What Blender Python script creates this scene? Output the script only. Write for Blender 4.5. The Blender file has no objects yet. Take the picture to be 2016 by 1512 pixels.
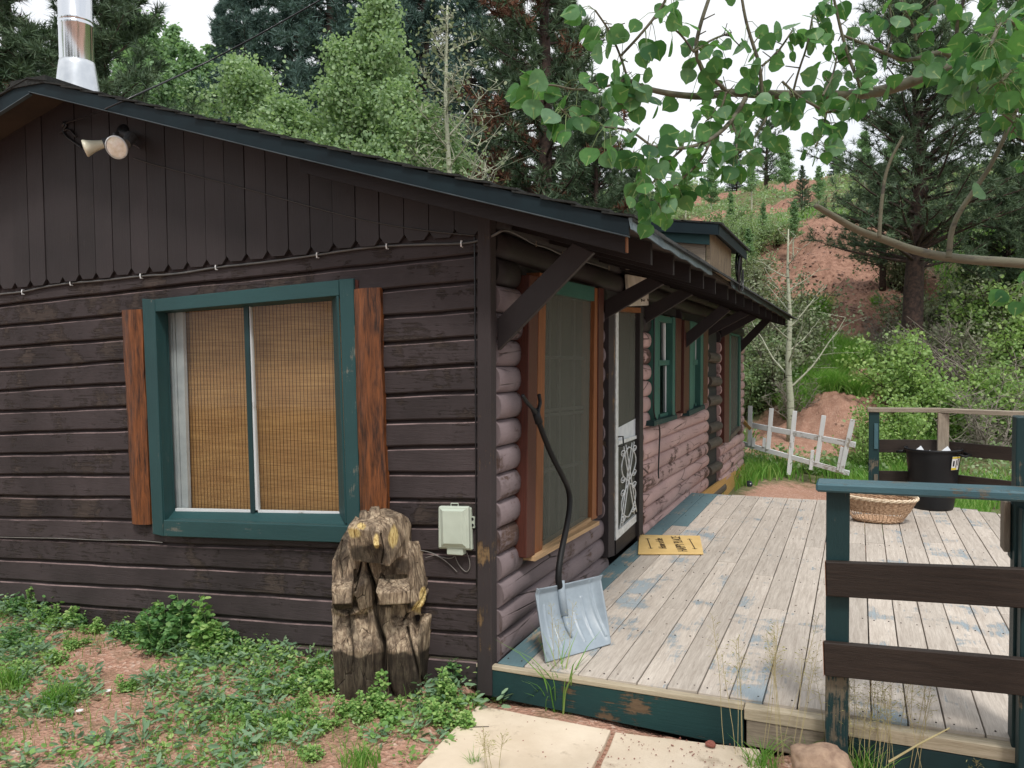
import bpy, math, random
import numpy as np
from mathutils import Vector, Matrix, noise
random.seed(7); RS = np.random.RandomState(11)
SC = bpy.context.scene; COL = SC.collection
rad = math.radians
# ---------------------------------------------------------------- camera
F = 1631.0; PPX, PPY = 1008.0, 756.0
_d = Vector((400., 40000., 1631.)).normalized()
_y = Vector((682., -(400*682 + 1631.**2)/40000., 1631.)).normalized()
_x = _y.cross(-_d)
RW = np.array([_x[:], _y[:], (-_d)[:]])            # rows: world axes seen by the camera
CAM = np.array([1.69086, -3.72368, 1.55])
cd = bpy.data.cameras.new('camera'); cam = bpy.data.objects.new('camera', cd); COL.objects.link(cam)
cd.sensor_width = 36; cd.lens = F/2016*36; cd.clip_end = 1000; cd.clip_start = 0.05
m3 = Matrix((RW[:, 0], -RW[:, 1], -RW[:, 2])).transposed()
cam.matrix_world = Matrix.Translation(Vector(CAM)) @ m3.to_4x4()
SC.camera = cam
def ray(px, py): return RW @ np.array([px-PPX, py-PPY, F])
def on(px, py, ax, v):
    r = ray(px, py); t = (v-CAM[ax])/r[ax]; return Vector(CAM+t*r)
def G(px, py, y=0.): return on(px, py, 1, y)      # point on a plane parallel to the gable wall
def S(px, py, x=0.): return on(px, py, 0, x)      # point on a plane parallel to the log wall
def D(px, py, z=0.): return on(px, py, 2, z)
def at(px, py, Z): return Vector(CAM + ray(px, py)*(Z/F))
def pix(p):
    v = RW.T @ (np.array(p, float)-CAM); return PPX+F*v[0]/v[2], PPY+F*v[1]/v[2], v[2]
# ---------------------------------------------------------------- sky, sun, exposure
SUN_EL, SUN_AZ = rad(58), rad(150)                # azimuth clockwise from +y
w = bpy.data.worlds.new('World'); SC.world = w; w.use_nodes = True
nt = w.node_tree; nt.nodes.clear()
def wn(t, **k):
    n = nt.nodes.new(t)
    for a, b in k.items(): setattr(n, a, b)
    return n
sk = wn('ShaderNodeTexSky', sky_type='NISHITA', sun_disc=False, sun_elevation=SUN_EL, sun_rotation=SUN_AZ)
bg1 = wn('ShaderNodeBackground'); bg1.inputs[1].default_value = 0.08
nt.links.new(sk.outputs[0], bg1.inputs[0])
tc = wn('ShaderNodeTexCoord'); no = wn('ShaderNodeTexNoise'); no.inputs['Scale'].default_value = 2.2; no.inputs['Detail'].default_value = 5
nt.links.new(tc.outputs['Generated'], no.inputs['Vector'])
rp = wn('ShaderNodeValToRGB'); rp.color_ramp.elements[0].position = .3; rp.color_ramp.elements[1].position = .7
rp.color_ramp.elements[0].color = (.80, .83, .88, 1); rp.color_ramp.elements[1].color = (1.0, 1.0, 1.0, 1)
nt.links.new(no.outputs[0], rp.inputs[0])
bg2 = wn('ShaderNodeBackground'); bg2.inputs[1].default_value = 0.95
nt.links.new(rp.outputs[0], bg2.inputs[0])
mxs = wn('ShaderNodeMixShader'); mxs.inputs[0].default_value = .88
out = wn('ShaderNodeOutputWorld')
nt.links.new(bg1.outputs[0], mxs.inputs[1]); nt.links.new(bg2.outputs[0], mxs.inputs[2]); nt.links.new(mxs.outputs[0], out.inputs[0])
sl = bpy.data.lights.new('sun', 'SUN'); sl.energy = 2.0; sl.angle = rad(10); sl.color = (1, .96, .9)
so = bpy.data.objects.new('sun', sl); COL.objects.link(so)
dv = Vector((math.sin(SUN_AZ)*math.cos(SUN_EL), math.cos(SUN_AZ)*math.cos(SUN_EL), math.sin(SUN_EL)))
so.rotation_euler = dv.to_track_quat('Z', 'Y').to_euler()
SC.view_settings.view_transform = 'Standard'; SC.view_settings.look = 'None'
SC.view_settings.exposure = 0.43; SC.view_settings.gamma = 1
SC.render.resolution_x = 1024; SC.render.resolution_y = 768
SC.render.engine = 'CYCLES'
# ---------------------------------------------------------------- node materials
def c(r, g, b, k=1.):
    f = lambda u: ((u/255+.055)/1.055)**2.4 if u > 10 else u/255/12.92
    return (f(r)*k, f(g)*k, f(b)*k, 1)
class NB:
    def __init__(s, name):
        s.m = bpy.data.materials.new(name); s.m.use_nodes = True; s.t = s.m.node_tree; s.t.nodes.clear()
    def n(s, typ, ins=None, **k):
        q = s.t.nodes.new('ShaderNode'+typ)
        for a, b in k.items(): setattr(q, a, b)
        for a, b in (ins or {}).items():
            if isinstance(b, bpy.types.NodeSocket): s.t.links.new(b, q.inputs[a])
            else: q.inputs[a].default_value = b
        return q
    def noise(s, vec, scale, detail=5, rough=.6, dist=0.):
        return s.n('TexNoise', {'Vector': vec, 'Scale': scale, 'Detail': detail, 'Roughness': rough, 'Distortion': dist}).outputs[0]
    def ramp(s, v, *st):
        q = s.n('ValToRGB', {0: v}); e = q.color_ramp.elements
        while len(e) > len(st): e.remove(e[-1])
        while len(e) < len(st): e.new(.5)
        for i, (p, col) in enumerate(st):
            e[i].position = p; e[i].color = (col, col, col, 1) if isinstance(col, (int, float)) else col
        return q.outputs[0]
    def mix(s, f, a, b, mode='MIX'):
        q = s.n('Mix', data_type='RGBA', blend_type=mode)
        for i, v in ((0, f), (6, a), (7, b)):
            if isinstance(v, bpy.types.NodeSocket): s.t.links.new(v, q.inputs[i])
            else: q.inputs[i].default_value = v
        return q.outputs[2]
    def math(s, op, a, b=0., cl=False):
        q = s.n('Math', {0: a, 1: b}, operation=op); q.use_clamp = cl; return q.outputs[0]
    def obj(s): return s.n('TexCoord').outputs['Object']
    def rnd(s): return s.math('FRACT', s.n('Attribute', attribute_name='rnd').outputs['Fac'])
    def attr(s, a): return s.n('Attribute', attribute_name=a).outputs['Fac']
    def grainvec(s, su, sv):
        uv = s.n('UVMap').outputs[0]
        mp = s.n('Mapping', {'Vector': uv, 'Scale': (su, sv, 1)}).outputs[0]
        r = s.n('CombineXYZ', {0: s.math('MULTIPLY', s.rnd(), 17.3), 1: s.math('MULTIPLY', s.rnd(), 41.7), 2: s.math('MULTIPLY', s.rnd(), 9.1)}).outputs[0]
        return s.n('VectorMath', {0: mp, 1: r}, operation='ADD').outputs[0]
    def bump(s, h, st=.5, dist=.01, nrm=None):
        i = {'Height': h, 'Strength': st, 'Distance': dist}
        if nrm is not None: i['Normal'] = nrm
        return s.n('Bump', i).outputs[0]
    def fin(s, col, rough=.7, nrm=None, metal=0., spec=.5, **k):
        i = {'Base Color': col, 'Roughness': rough, 'Metallic': metal, 'Specular IOR Level': spec}
        i.update(k)
        if nrm is not None: i['Normal'] = nrm
        b = s.n('BsdfPrincipled', i); o = s.n('OutputMaterial', {0: b.outputs[0]}); return s.m
MATS = {}
def wood(name, bare, bare2, paint=None, paint2=None, peel=.45, soft=.05, var=.35, rough=.75, gu=1.2, gv=26, bump=.5, pscale=3.5, spec=.3, knots=0., edge=None, ct=.16, checks=False):
    """weathered board: grain along u, optional flaking paint"""
    b = NB(name); gvec = b.grainvec(gu, gv); g = b.noise(gvec, 4, 7, .7, .4)
    g2 = b.noise(b.grainvec(gu*3, gv*3), 6, 4, .7)
    gm = b.math('ADD', b.math('MULTIPLY', g, .65), b.math('MULTIPLY', g2, .35))
    col = b.mix(b.ramp(gm, (.5-ct, 0.), (.5+ct, 1.)), bare2, bare)
    if knots:
        kv = b.n('TexVoronoi', {'Vector': b.grainvec(1.6, 6), 'Scale': 1.4}).outputs['Distance']
        col = b.mix(b.ramp(kv, (.04, knots), (.13, 0.)), col, tuple(x*.35 for x in bare2[:3])+(1,))
    h = gm
    if paint:
        o = b.obj(); pn = b.noise(o, pscale, 9, .68, .3)
        pk = b.math('ADD', b.math('MULTIPLY', pn, .72), b.math('MULTIPLY', g, .34))
        pk = b.math('ADD', pk, b.math('MULTIPLY', b.math('SUBTRACT', b.rnd(), .5), .10))
        mask = b.ramp(pk, (peel-soft, 1.), (peel+soft, 0.))   # 1 = bare
        pc = b.mix(b.ramp(b.noise(o, 1.7, 5), (.35, 0.), (.65, 1.)), paint, paint2 or paint)
        pc = b.mix(.3, pc, b.mix(b.ramp(g2, (.3, 0.), (.7, 1.)), tuple(x*.75 for x in paint[:3])+(1,), tuple(min(1, x*1.25) for x in paint[:3])+(1,)))
        col = b.mix(mask, pc, col)
        h = b.math('SUBTRACT', b.math('MULTIPLY', gm, .6), b.math('MULTIPLY', mask, .5))
    if edge:
        edge_light = b.math('MULTIPLY', b.math('GREATER_THAN', b.n('Attribute', attribute_name='rnd').outputs['Fac'], 1.5), b.ramp(b.noise(b.obj(), 3.2, 8, .7), (.38, .12), (.6, .85)))
        col = b.mix(edge_light, col, edge)  # painted highlight on the cove strip, patchy like worn paint
    if checks:
        ck = b.n('TexVoronoi', {'Vector': b.grainvec(.9, 7), 'Scale': 1.3}, feature='DISTANCE_TO_EDGE').outputs['Distance']
        ckm = b.math('MULTIPLY', b.ramp(ck, (.0, 1.), (.03, 0.)), b.ramp(b.noise(b.obj(), 2.1, 5), (.46, 0.), (.6, 1.)))
        col = b.mix(ckm, col, tuple(x*.3 for x in bare2[:3])+(1,)); h = b.math('SUBTRACT', h, ckm)
    vr = b.math('ADD', b.math('MULTIPLY', b.rnd(), var), 1-var*.5)
    col = b.mix(1., col, b.n('CombineColor', {0: vr, 1: vr, 2: vr}).outputs[0], 'MULTIPLY')
    rr = b.math('ADD', b.math('MULTIPLY', g, .25), rough-.12)
    MATS[name] = b.fin(col, rr, b.bump(h, bump, .006), spec=spec); return MATS[name]
def plain(name, col, col2=None, rough=.5, metal=0., bump=0., scale=8., spec=.5, **k):
    b = NB(name); o = b.obj(); n = b.noise(o, scale, 6)
    cc = b.mix(b.ramp(n, (.35, 0.), (.65, 1.)), col, col2 or tuple(x*.8 for x in col[:3])+(1,))
    MATS[name] = b.fin(cc, rough, b.bump(n, bump, .004) if bump else None, metal=metal, spec=spec, **k); return MATS[name]
def leafmat(name, a, b2, c3=None, trans=.35, rough=.5, vein=False):
    b = NB(name); r = b.rnd()
    st = [(0., a), (.6, b2)] + ([(1., c3)] if c3 else [])
    col = b.ramp(r, *st)
    if vein:
        col = b.mix(b.ramp(b.noise(b.obj(), 55, 5), (.35, .35), (.6, 0.)), col, tuple(x*.6 for x in a[:3])+(1,))
        col = b.mix(b.math('MULTIPLY', b.ramp(b.attr('vein'), (.80, 0.), (.97, 1.)), .7), col, c(168,186,120))
    d = b.n('BsdfPrincipled', {'Base Color': col, 'Roughness': rough, 'Specular IOR Level': .25})
    tcol = b.mix(.55, col, tuple(min(1, x*y) for x, y in zip(b2[:3], (1.7, 1.9, .85)))+(1,))
    t = b.n('BsdfTranslucent', {'Color': tcol})
    mx = b.n('MixShader', {0: trans, 1: d.outputs[0], 2: t.outputs[0]})
    b.n('OutputMaterial', {0: mx.outputs[0]}); MATS[name] = b.m; return b.m

wood('brown_siding', c(92,80,74), c(38,33,31), c(68,60,61), c(42,37,37), peel=.47, soft=.025, var=.34, bump=1.2, gv=20, rough=.66, edge=c(142,122,120), spec=.22)
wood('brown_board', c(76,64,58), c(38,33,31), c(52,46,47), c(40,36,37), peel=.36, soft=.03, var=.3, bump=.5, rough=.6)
wood('brown_dark', c(70,58,50), c(38,32,30), c(42,37,38), c(34,30,31), peel=.36, soft=.03, var=.2, bump=.5)
wood('corner_trim', c(150,126,92), c(100,76,52), c(60,53,54), c(46,42,43), peel=.455, soft=.02, var=.1, bump=.8, pscale=2.6)
wood('teal_paint', c(150,146,132), c(90,92,86), c(42,76,78), c(36,66,68), peel=.40, soft=.02, var=.12, bump=.45, rough=.5)
wood('teal_worn', c(132,122,104), c(84,78,68), c(30,58,60), c(24,48,52), peel=.43, soft=.02, var=.12, bump=.6, rough=.5)
wood('teal_cap', c(120,114,100), c(84,80,72), c(72,104,112), c(54,86,96), peel=.475, soft=.015, var=.1, bump=.5, rough=.42, pscale=5)
wood('sash_green', c(120,130,115), c(70,80,70), c(58,102,92), c(46,84,76), peel=.4, soft=.02, var=.1, rough=.5)
wood('shutter_log', c(138,82,44), c(40,23,16), None, None, var=.15, ct=.12, gu=.7, gv=6, bump=.6, rough=.45, knots=.8, spec=.4)
wood('red_stain', c(92,50,40), c(58,32,27), None, None, var=.15, bump=.4, rough=.5, knots=.3)
wood('orange_trim', c(150,96,58), c(100,60,36), None, None, var=.15, bump=.4, rough=.55, knots=.3)
wood('raw_trim', c(196,164,126), c(150,120,88), None, None, var=.15, bump=.4)
wood('grey_wood', c(166,154,138), c(104,94,82), None, None, var=.25, bump=.7, knots=.4)
wood('dark_stain', c(58,48,42), c(34,28,25), None, None, var=.15, bump=.5, rough=.6, knots=.4)
wood('log_mauve', c(112,90,80), c(66,50,44), c(126,113,115), c(106,95,98), peel=.435, soft=.03, var=.22, gv=9, bump=.8, pscale=2.6, checks=True)
wood('log_pink', c(112,86,78), c(70,52,46), c(186,156,151), c(158,132,129), peel=.435, soft=.03, var=.14, gv=9, bump=.7, pscale=2.4, checks=True)
wood('log_grey', c(104,96,86), c(58,52,46), None, None, var=.3, gv=9, bump=.8)
wood('tar_paper', c(58,58,58), c(38,38,38), None, None, var=.2)
wood('deck_wood', c(207,198,187), c(158,147,136), c(150,158,162), c(122,138,148), peel=.615, soft=.03, var=.26, gu=.9, gv=13, bump=.8, pscale=2.4, rough=.8)
wood('deck_edge', c(196,184,162), c(150,138,116), None, None, var=.1, bump=.6)
wood('deck_blue', c(186,172,152), c(140,126,108), c(98,124,130), c(84,108,114), peel=.47, soft=.03, var=.15, gu=.9, gv=14, bump=.6, pscale=2.2)
wood('deck_fascia', c(120,100,78), c(84,68,52), c(28,62,62), c(22,50,52), peel=.46, soft=.02, var=.1, bump=.7)
wood('picket_white', c(180,172,158), c(130,122,108), c(216,220,222), c(200,204,206), peel=.42, soft=.02, var=.1, bump=.5)
wood('yellow_base', c(196,160,100), c(160,122,66), None, None, var=.1)
wood('raw_weathered', c(150,134,110), c(88,78,68), None, None, var=.1, gv=6, gu=1.6, bump=.5, knots=.3)
plain('white_vinyl', c(214,218,222), c(190,196,202), rough=.4)
plain('white_metal', c(225,228,230), c(190,192,192), rough=.4, bump=.2, scale=30)
plain('black_plastic', (.008, .009, .011, 1), (.011, .012, .014, 1), rough=.5, spec=.3)
plain('black_rubber', (.008, .008, .009, 1), rough=.55, spec=.3)
plain('grey_cable', c(92,90,88), c(70,70,70), rough=.5)
plain('thin_wire', c(60,56,54), rough=.5)
plain('wire_light', c(120,116,112), rough=.5)
plain('clip_white', c(235,238,240), rough=.4)
plain('box_grey', c(190,200,186), c(178,188,174), rough=.5, bump=.1)
plain('lamp_cream', c(232,228,206), rough=.35)
plain('lamp_socket', c(88,92,98), c(60,62,66), rough=.5)
plain('drip_edge', c(28,50,58), c(22,40,48), rough=.35, bump=.1, scale=3)
plain('drip_lip', c(108,124,130), c(74,90,98), rough=.45)
plain('rake_lip', c(74,86,92), c(50,62,68), rough=.5)
plain('galvanised', c(220,224,228), c(196,202,208), rough=.28, metal=.75)
plain('gable_fascia', c(22,38,44), c(16,28,34), rough=.6, bump=.15, scale=5, spec=.2)
plain('soffit', c(66,54,46), c(42,36,32), rough=.8, scale=4)
plain('shingle', c(44,46,44), c(20,22,22), rough=.95, bump=.8, scale=60)
plain('shovel_blue', c(150,162,172), c(140,152,162), rough=.36, bump=.05, scale=20)
plain('cable_black', (.008, .008, .01, 1), rough=.35)
plain('sign_cream', c(214,208,196), c(186,178,162), rough=.7, scale=5)
plain('ink', c(60,44,24), rough=.8)
plain('label_white', c(225,225,225), rough=.5)
plain('label_yellow', c(220,196,40), rough=.5)
plain('bag_white', c(220,224,230), rough=.4)
plain('inside_dark', c(26,26,28), rough=.9)
plain('curtain', c(120,112,104), c(88,82,76), rough=.9)
plain('stone_red', c(172,146,124), c(132,108,92), rough=.9, bump=.9, scale=24)
plain('stone_brick', c(150,92,80), c(128,76,66), rough=.9, bump=.6, scale=24)
plain('stone_grey', c(120,118,118), c(84,82,84), rough=.9, bump=.9, scale=18)
plain('bark_dark', c(84,70,62), c(44,36,32), rough=.95, bump=1., scale=22)
plain('bark_pine', c(82,64,56), c(42,35,33), rough=.95, bump=1., scale=14)
plain('twig_grey', c(150,142,132), c(112,104,96), rough=.9)
plain('stem_green', c(120,140,90), c(100,118,76), rough=.7)
plain('straw', c(186,174,130), c(160,148,108), rough=.8)
plain('petal', c(240,240,240), rough=.6)
plain('wicker', c(206,176,146), c(150,118,92), rough=.75, bump=.4, scale=60)
plain('wicker_pale', c(228,212,188), c(190,168,140), rough=.7, bump=.4, scale=60)
plain('lens_black', c(50,54,66), c(30,32,40), rough=.15)
plain('pebble', c(214,176,154), c(160,112,92), rough=.9, scale=5)
plain('hill_stone', c(150,116,100), c(98,74,64), rough=.95, scale=2)
plain('needle_brown', c(112,74,52), c(84,56,42), rough=.9)
def aspen_bark(nm_, c0_, c1_):
    b = NB(nm_); o = b.obj()
    n = b.noise(b.n('Mapping', {'Vector': o, 'Scale': (2, 2, 9)}).outputs[0], 3, 6)
    col = b.mix(b.ramp(n, (.36, 0.), (.44, 1.)), c(70,66,60), b.mix(b.noise(o, 5), c0_, c1_))
    MATS[nm_] = b.fin(col, .8, b.bump(n, .4, .01))
aspen_bark('aspen_bark', c(176,180,160), c(150,152,128)); aspen_bark('limb_bark', c(112,110,90), c(80,78,66))
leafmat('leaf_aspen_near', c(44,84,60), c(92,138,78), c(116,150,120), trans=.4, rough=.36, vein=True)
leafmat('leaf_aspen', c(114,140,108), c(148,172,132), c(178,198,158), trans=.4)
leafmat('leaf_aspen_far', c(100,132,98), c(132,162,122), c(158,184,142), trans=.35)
leafmat('leaf_bush', c(104,126,94), c(138,160,118), c(168,184,142), trans=.35)
leafmat('leaf_lime', c(112,144,90), c(146,174,106), c(176,198,126), trans=.35)
leafmat('leaf_olive', c(106,116,92), c(136,146,116), c(162,168,140), trans=.25)
leafmat('leaf_weed', c(98,140,80), c(138,174,100), c(182,204,132), trans=.3)
leafmat('leaf_pale', c(120,150,104), c(150,178,124), c(184,204,150), trans=.3)
leafmat('leaf_sage', c(96,126,100), c(122,152,120), c(150,176,140), trans=.25)
leafmat('leaf_weed_dark', c(72,112,70), c(104,146,86), c(136,170,108), trans=.3)
leafmat('grass_green', c(84,134,56), c(116,160,74), c(160,180,108), trans=.35)
leafmat('grass_straw', c(150,150,96), c(176,170,120), c(196,188,146), trans=.3)
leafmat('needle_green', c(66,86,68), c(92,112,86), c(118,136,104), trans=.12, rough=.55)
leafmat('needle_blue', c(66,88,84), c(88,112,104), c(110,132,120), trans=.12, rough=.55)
def chrome():
    b = NB('stove_pipe'); o = b.obj(); n = b.noise(b.n('Mapping', {'Vector': o, 'Scale': (9, 9, 1)}).outputs[0], 1.5, 2)
    MATS['stove_pipe'] = b.fin(c(215,218,222), .16, b.bump(n, .25, .02), metal=1.)
chrome()
def glass(name, tint, rough=.06, alpha=.35):
    b = NB(name); g = b.n('BsdfGlossy', {'Color': (1, 1, 1, 1), 'Roughness': rough}); t = b.n('BsdfTransparent', {'Color': tint})
    fr = b.n('Fresnel', {0: 1.5}).outputs[0]
    f = b.math('ADD', b.math('MULTIPLY', fr, .25), alpha*.03)
    mx = b.n('MixShader', {0: f, 1: t.outputs[0], 2: g.outputs[0]}); b.n('OutputMaterial', {0: mx.outputs[0]}); MATS[name] = b.m
glass('window_glass', (.88, .9, .88, 1)); glass('window_glass_dark', (.5, .52, .52, 1), alpha=.9)
def screenmat():
    b = NB('fly_screen'); uv = b.n('UVMap').outputs[0]
    n = b.noise(b.obj(), 3, 4)
    d = b.n('BsdfDiffuse', {'Color': c(104,106,98)}); t = b.n('BsdfTransparent', {})
    f = b.math('ADD', b.math('MULTIPLY', n, .2), .56)
    mx = b.n('MixShader', {0: f, 1: t.outputs[0], 2: d.outputs[0]}); b.n('OutputMaterial', {0: mx.outputs[0]}); MATS['fly_screen'] = b.m
screenmat()
def bamboo():
    b = NB('bamboo_blind'); o = b.obj(); sp = b.n('SeparateXYZ', {0: o}).outputs
    sv = b.n('Mapping', {'Vector': o, 'Scale': (1.2, 1, 110)}).outputs[0]
    n = b.noise(sv, 3, 4, .7); n2 = b.noise(b.n('Mapping', {'Vector': o, 'Scale': (3, 1, 5)}).outputs[0], 2, 3)
    wv = b.math('SINE', b.math('MULTIPLY', sp[2], 6.283/.0075)); 
    k = b.math('ADD', n, b.math('MULTIPLY', wv, .16))
    col = b.ramp(k, (.25, c(120,82,44)), (.5, c(190,144,90)), (.8, c(214,174,120)))
    col = b.mix(b.ramp(n2, (.35, .35), (.65, 0.)), col, c(140,96,60))
    MATS['bamboo_blind'] = b.fin(col, .7, b.bump(k, .6, .003))
bamboo()
def slabmat():
    b = NB('paving_slab'); o = b.obj(); n = b.noise(o, 2.2, 7, .65); n2 = b.noise(o, 40, 4)
    col = b.mix(b.ramp(n, (.35, 0.), (.62, 1.)), c(206,189,166), c(226,211,190))
    st = b.noise(o, 5, 8, .7); col = b.mix(b.ramp(st, (.28, .8), (.42, 0.)), col, c(138,116,92))
    MATS['paving_slab'] = b.fin(col, .85, b.bump(b.math('ADD', n2, n), .35, .004))
slabmat()
def groundmat():
    b = NB('ground'); o = b.obj(); bare = b.attr('bare'); dist = b.attr('rnd')
    fine = b.noise(o, 60, 4, .7); v = b.n('TexVoronoi', {'Vector': o, 'Scale': 55.}); big = b.noise(o, .9, 8, .65); mid = b.noise(o, 6, 7, .7)
    peb = b.ramp(b.n('SeparateColor', {0: v.outputs['Color']}).outputs[0], (0., c(150,112,98)), (.5, c(196,156,138)), (.85, c(212,180,162)), (1., c(230,214,200)))
    red = b.mix(b.math('MULTIPLY', b.ramp(mid, (.35, .1), (.62, .8)), .75), c(178,138,118), peb)
    red = b.mix(b.ramp(fine, (.3, .35), (.6, 0.)), red, c(130,96,82))
    farred = b.mix(b.ramp(mid, (.35, 0.), (.62, 1.)), c(124,92,78), c(166,130,112))
    soil = b.mix(b.ramp(b.math('ADD', b.math('MULTIPLY', big, .5), b.math('MULTIPLY', mid, .5)), (.4, 0.), (.56, 1.)), c(112,100,80), c(108,114,80))
    red = b.mix(dist, red, farred)
    msk = b.ramp(b.math('ADD', bare, b.math('MULTIPLY', b.math('SUBTRACT', mid, .5), .9)), (.4, 0.), (.6, 1.))
    col = b.mix(msk, soil, red)
    h = b.math('ADD', b.math('MULTIPLY', fine, .5), v.outputs['Distance'])
    MATS['ground'] = b.fin(col, .95, b.bump(h, .7, .02), spec=.1)
groundmat()
def carvemat():
    b = NB('carved_log'); o = b.obj()
    gv = b.n('Mapping', {'Vector': o, 'Scale': (34, 34, 5)}).outputs[0]; g = b.noise(gv, 1.4, 8, .7, .5)
    g2 = b.noise(o, 9, 8, .7)
    col = b.ramp(g, (.3, c(58,48,40)), (.45, c(126,108,90)), (.6, c(186,167,142)), (.78, c(208,191,166)))
    col = b.mix(b.ramp(g2, (.36, .75), (.55, 0.)), col, c(62,54,48))
    col = b.mix(b.math('MULTIPLY', b.attr('stain_shade'), .95), col, c(24,20,18))  # dark stain mixed with shade painted under paws and in recesses
    ye = b.ramp(b.noise(b.n('Mapping', {'Vector': o, 'Scale': (60, 60, 14)}).outputs[0], 2, 4), (.35, c(160,128,72)), (.6, c(222,200,140)))
    col = b.mix(b.attr('fresh'), col, ye)
    ck = b.n('TexVoronoi', {'Vector': b.n('Mapping', {'Vector': o, 'Scale': (22, 22, 5)}).outputs[0], 'Scale': 1.1}, feature='DISTANCE_TO_EDGE').outputs['Distance']
    ckm = b.ramp(ck, (.0, 1.), (.035, 0.)); ckm = b.math('MULTIPLY', ckm, b.ramp(g2, (.45, 0.), (.6, .8)))
    col = b.mix(ckm, col, c(34,28,24))
    MATS['carved_log'] = b.fin(col, .8, b.bump(b.math('SUBTRACT', g, ckm), .9, .008), spec=.25)
carvemat()
def lampglass():
    b = NB('lamp_glass'); o = b.obj(); n = b.noise(o, 30, 3)
    MATS['lamp_glass'] = b.fin(b.mix(b.ramp(n, (.35, 0.), (.65, 1.)), c(222,216,196), c(244,243,238)), .12, b.bump(n, .5, .01), metal=.25)
lampglass()
def matmat():
    b = NB('coir'); o = b.obj(); n = b.noise(o, 90, 4); n2 = b.noise(o, 5, 4)
    MATS['coir'] = b.fin(b.mix(b.ramp(n2, (.3, 0.), (.7, 1.)), c(204,172,112), c(220,190,132)), .95, b.bump(n, .7, .004), spec=.1)
matmat()
# ---------------------------------------------------------------- objects, names, labels
ORG = {}
def tag(o, label, cat, group=None, kind=None):
    if label: o['label'] = label
    if cat: o['category'] = cat
    if group: o['group'] = group
    if kind: o['kind'] = kind
    return o
def thing(name, label, cat, loc=(0, 0, 0), group=None):
    o = bpy.data.objects.new(name, None); COL.objects.link(o); o.location = loc; o.empty_display_size = .1
    ORG[o] = Vector(loc); return tag(o, label, cat, group)
def link(name, me, mat, parent=None, bevel=0.):
    o = bpy.data.objects.new(name, me); COL.objects.link(o)
    if mat: me.materials.append(MATS[mat])
    off = ORG.get(parent, Vector()) if parent else Vector()
    if parent: o.parent = parent
    if off.length > 0: me.transform(Matrix.Translation(-off))
    ORG[o] = off
    if bevel:
        m = o.modifiers.new('b', 'BEVEL'); m.width = bevel; m.segments = 1; m.limit_method = 'ANGLE'; m.angle_limit = rad(50)
    return o
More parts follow.
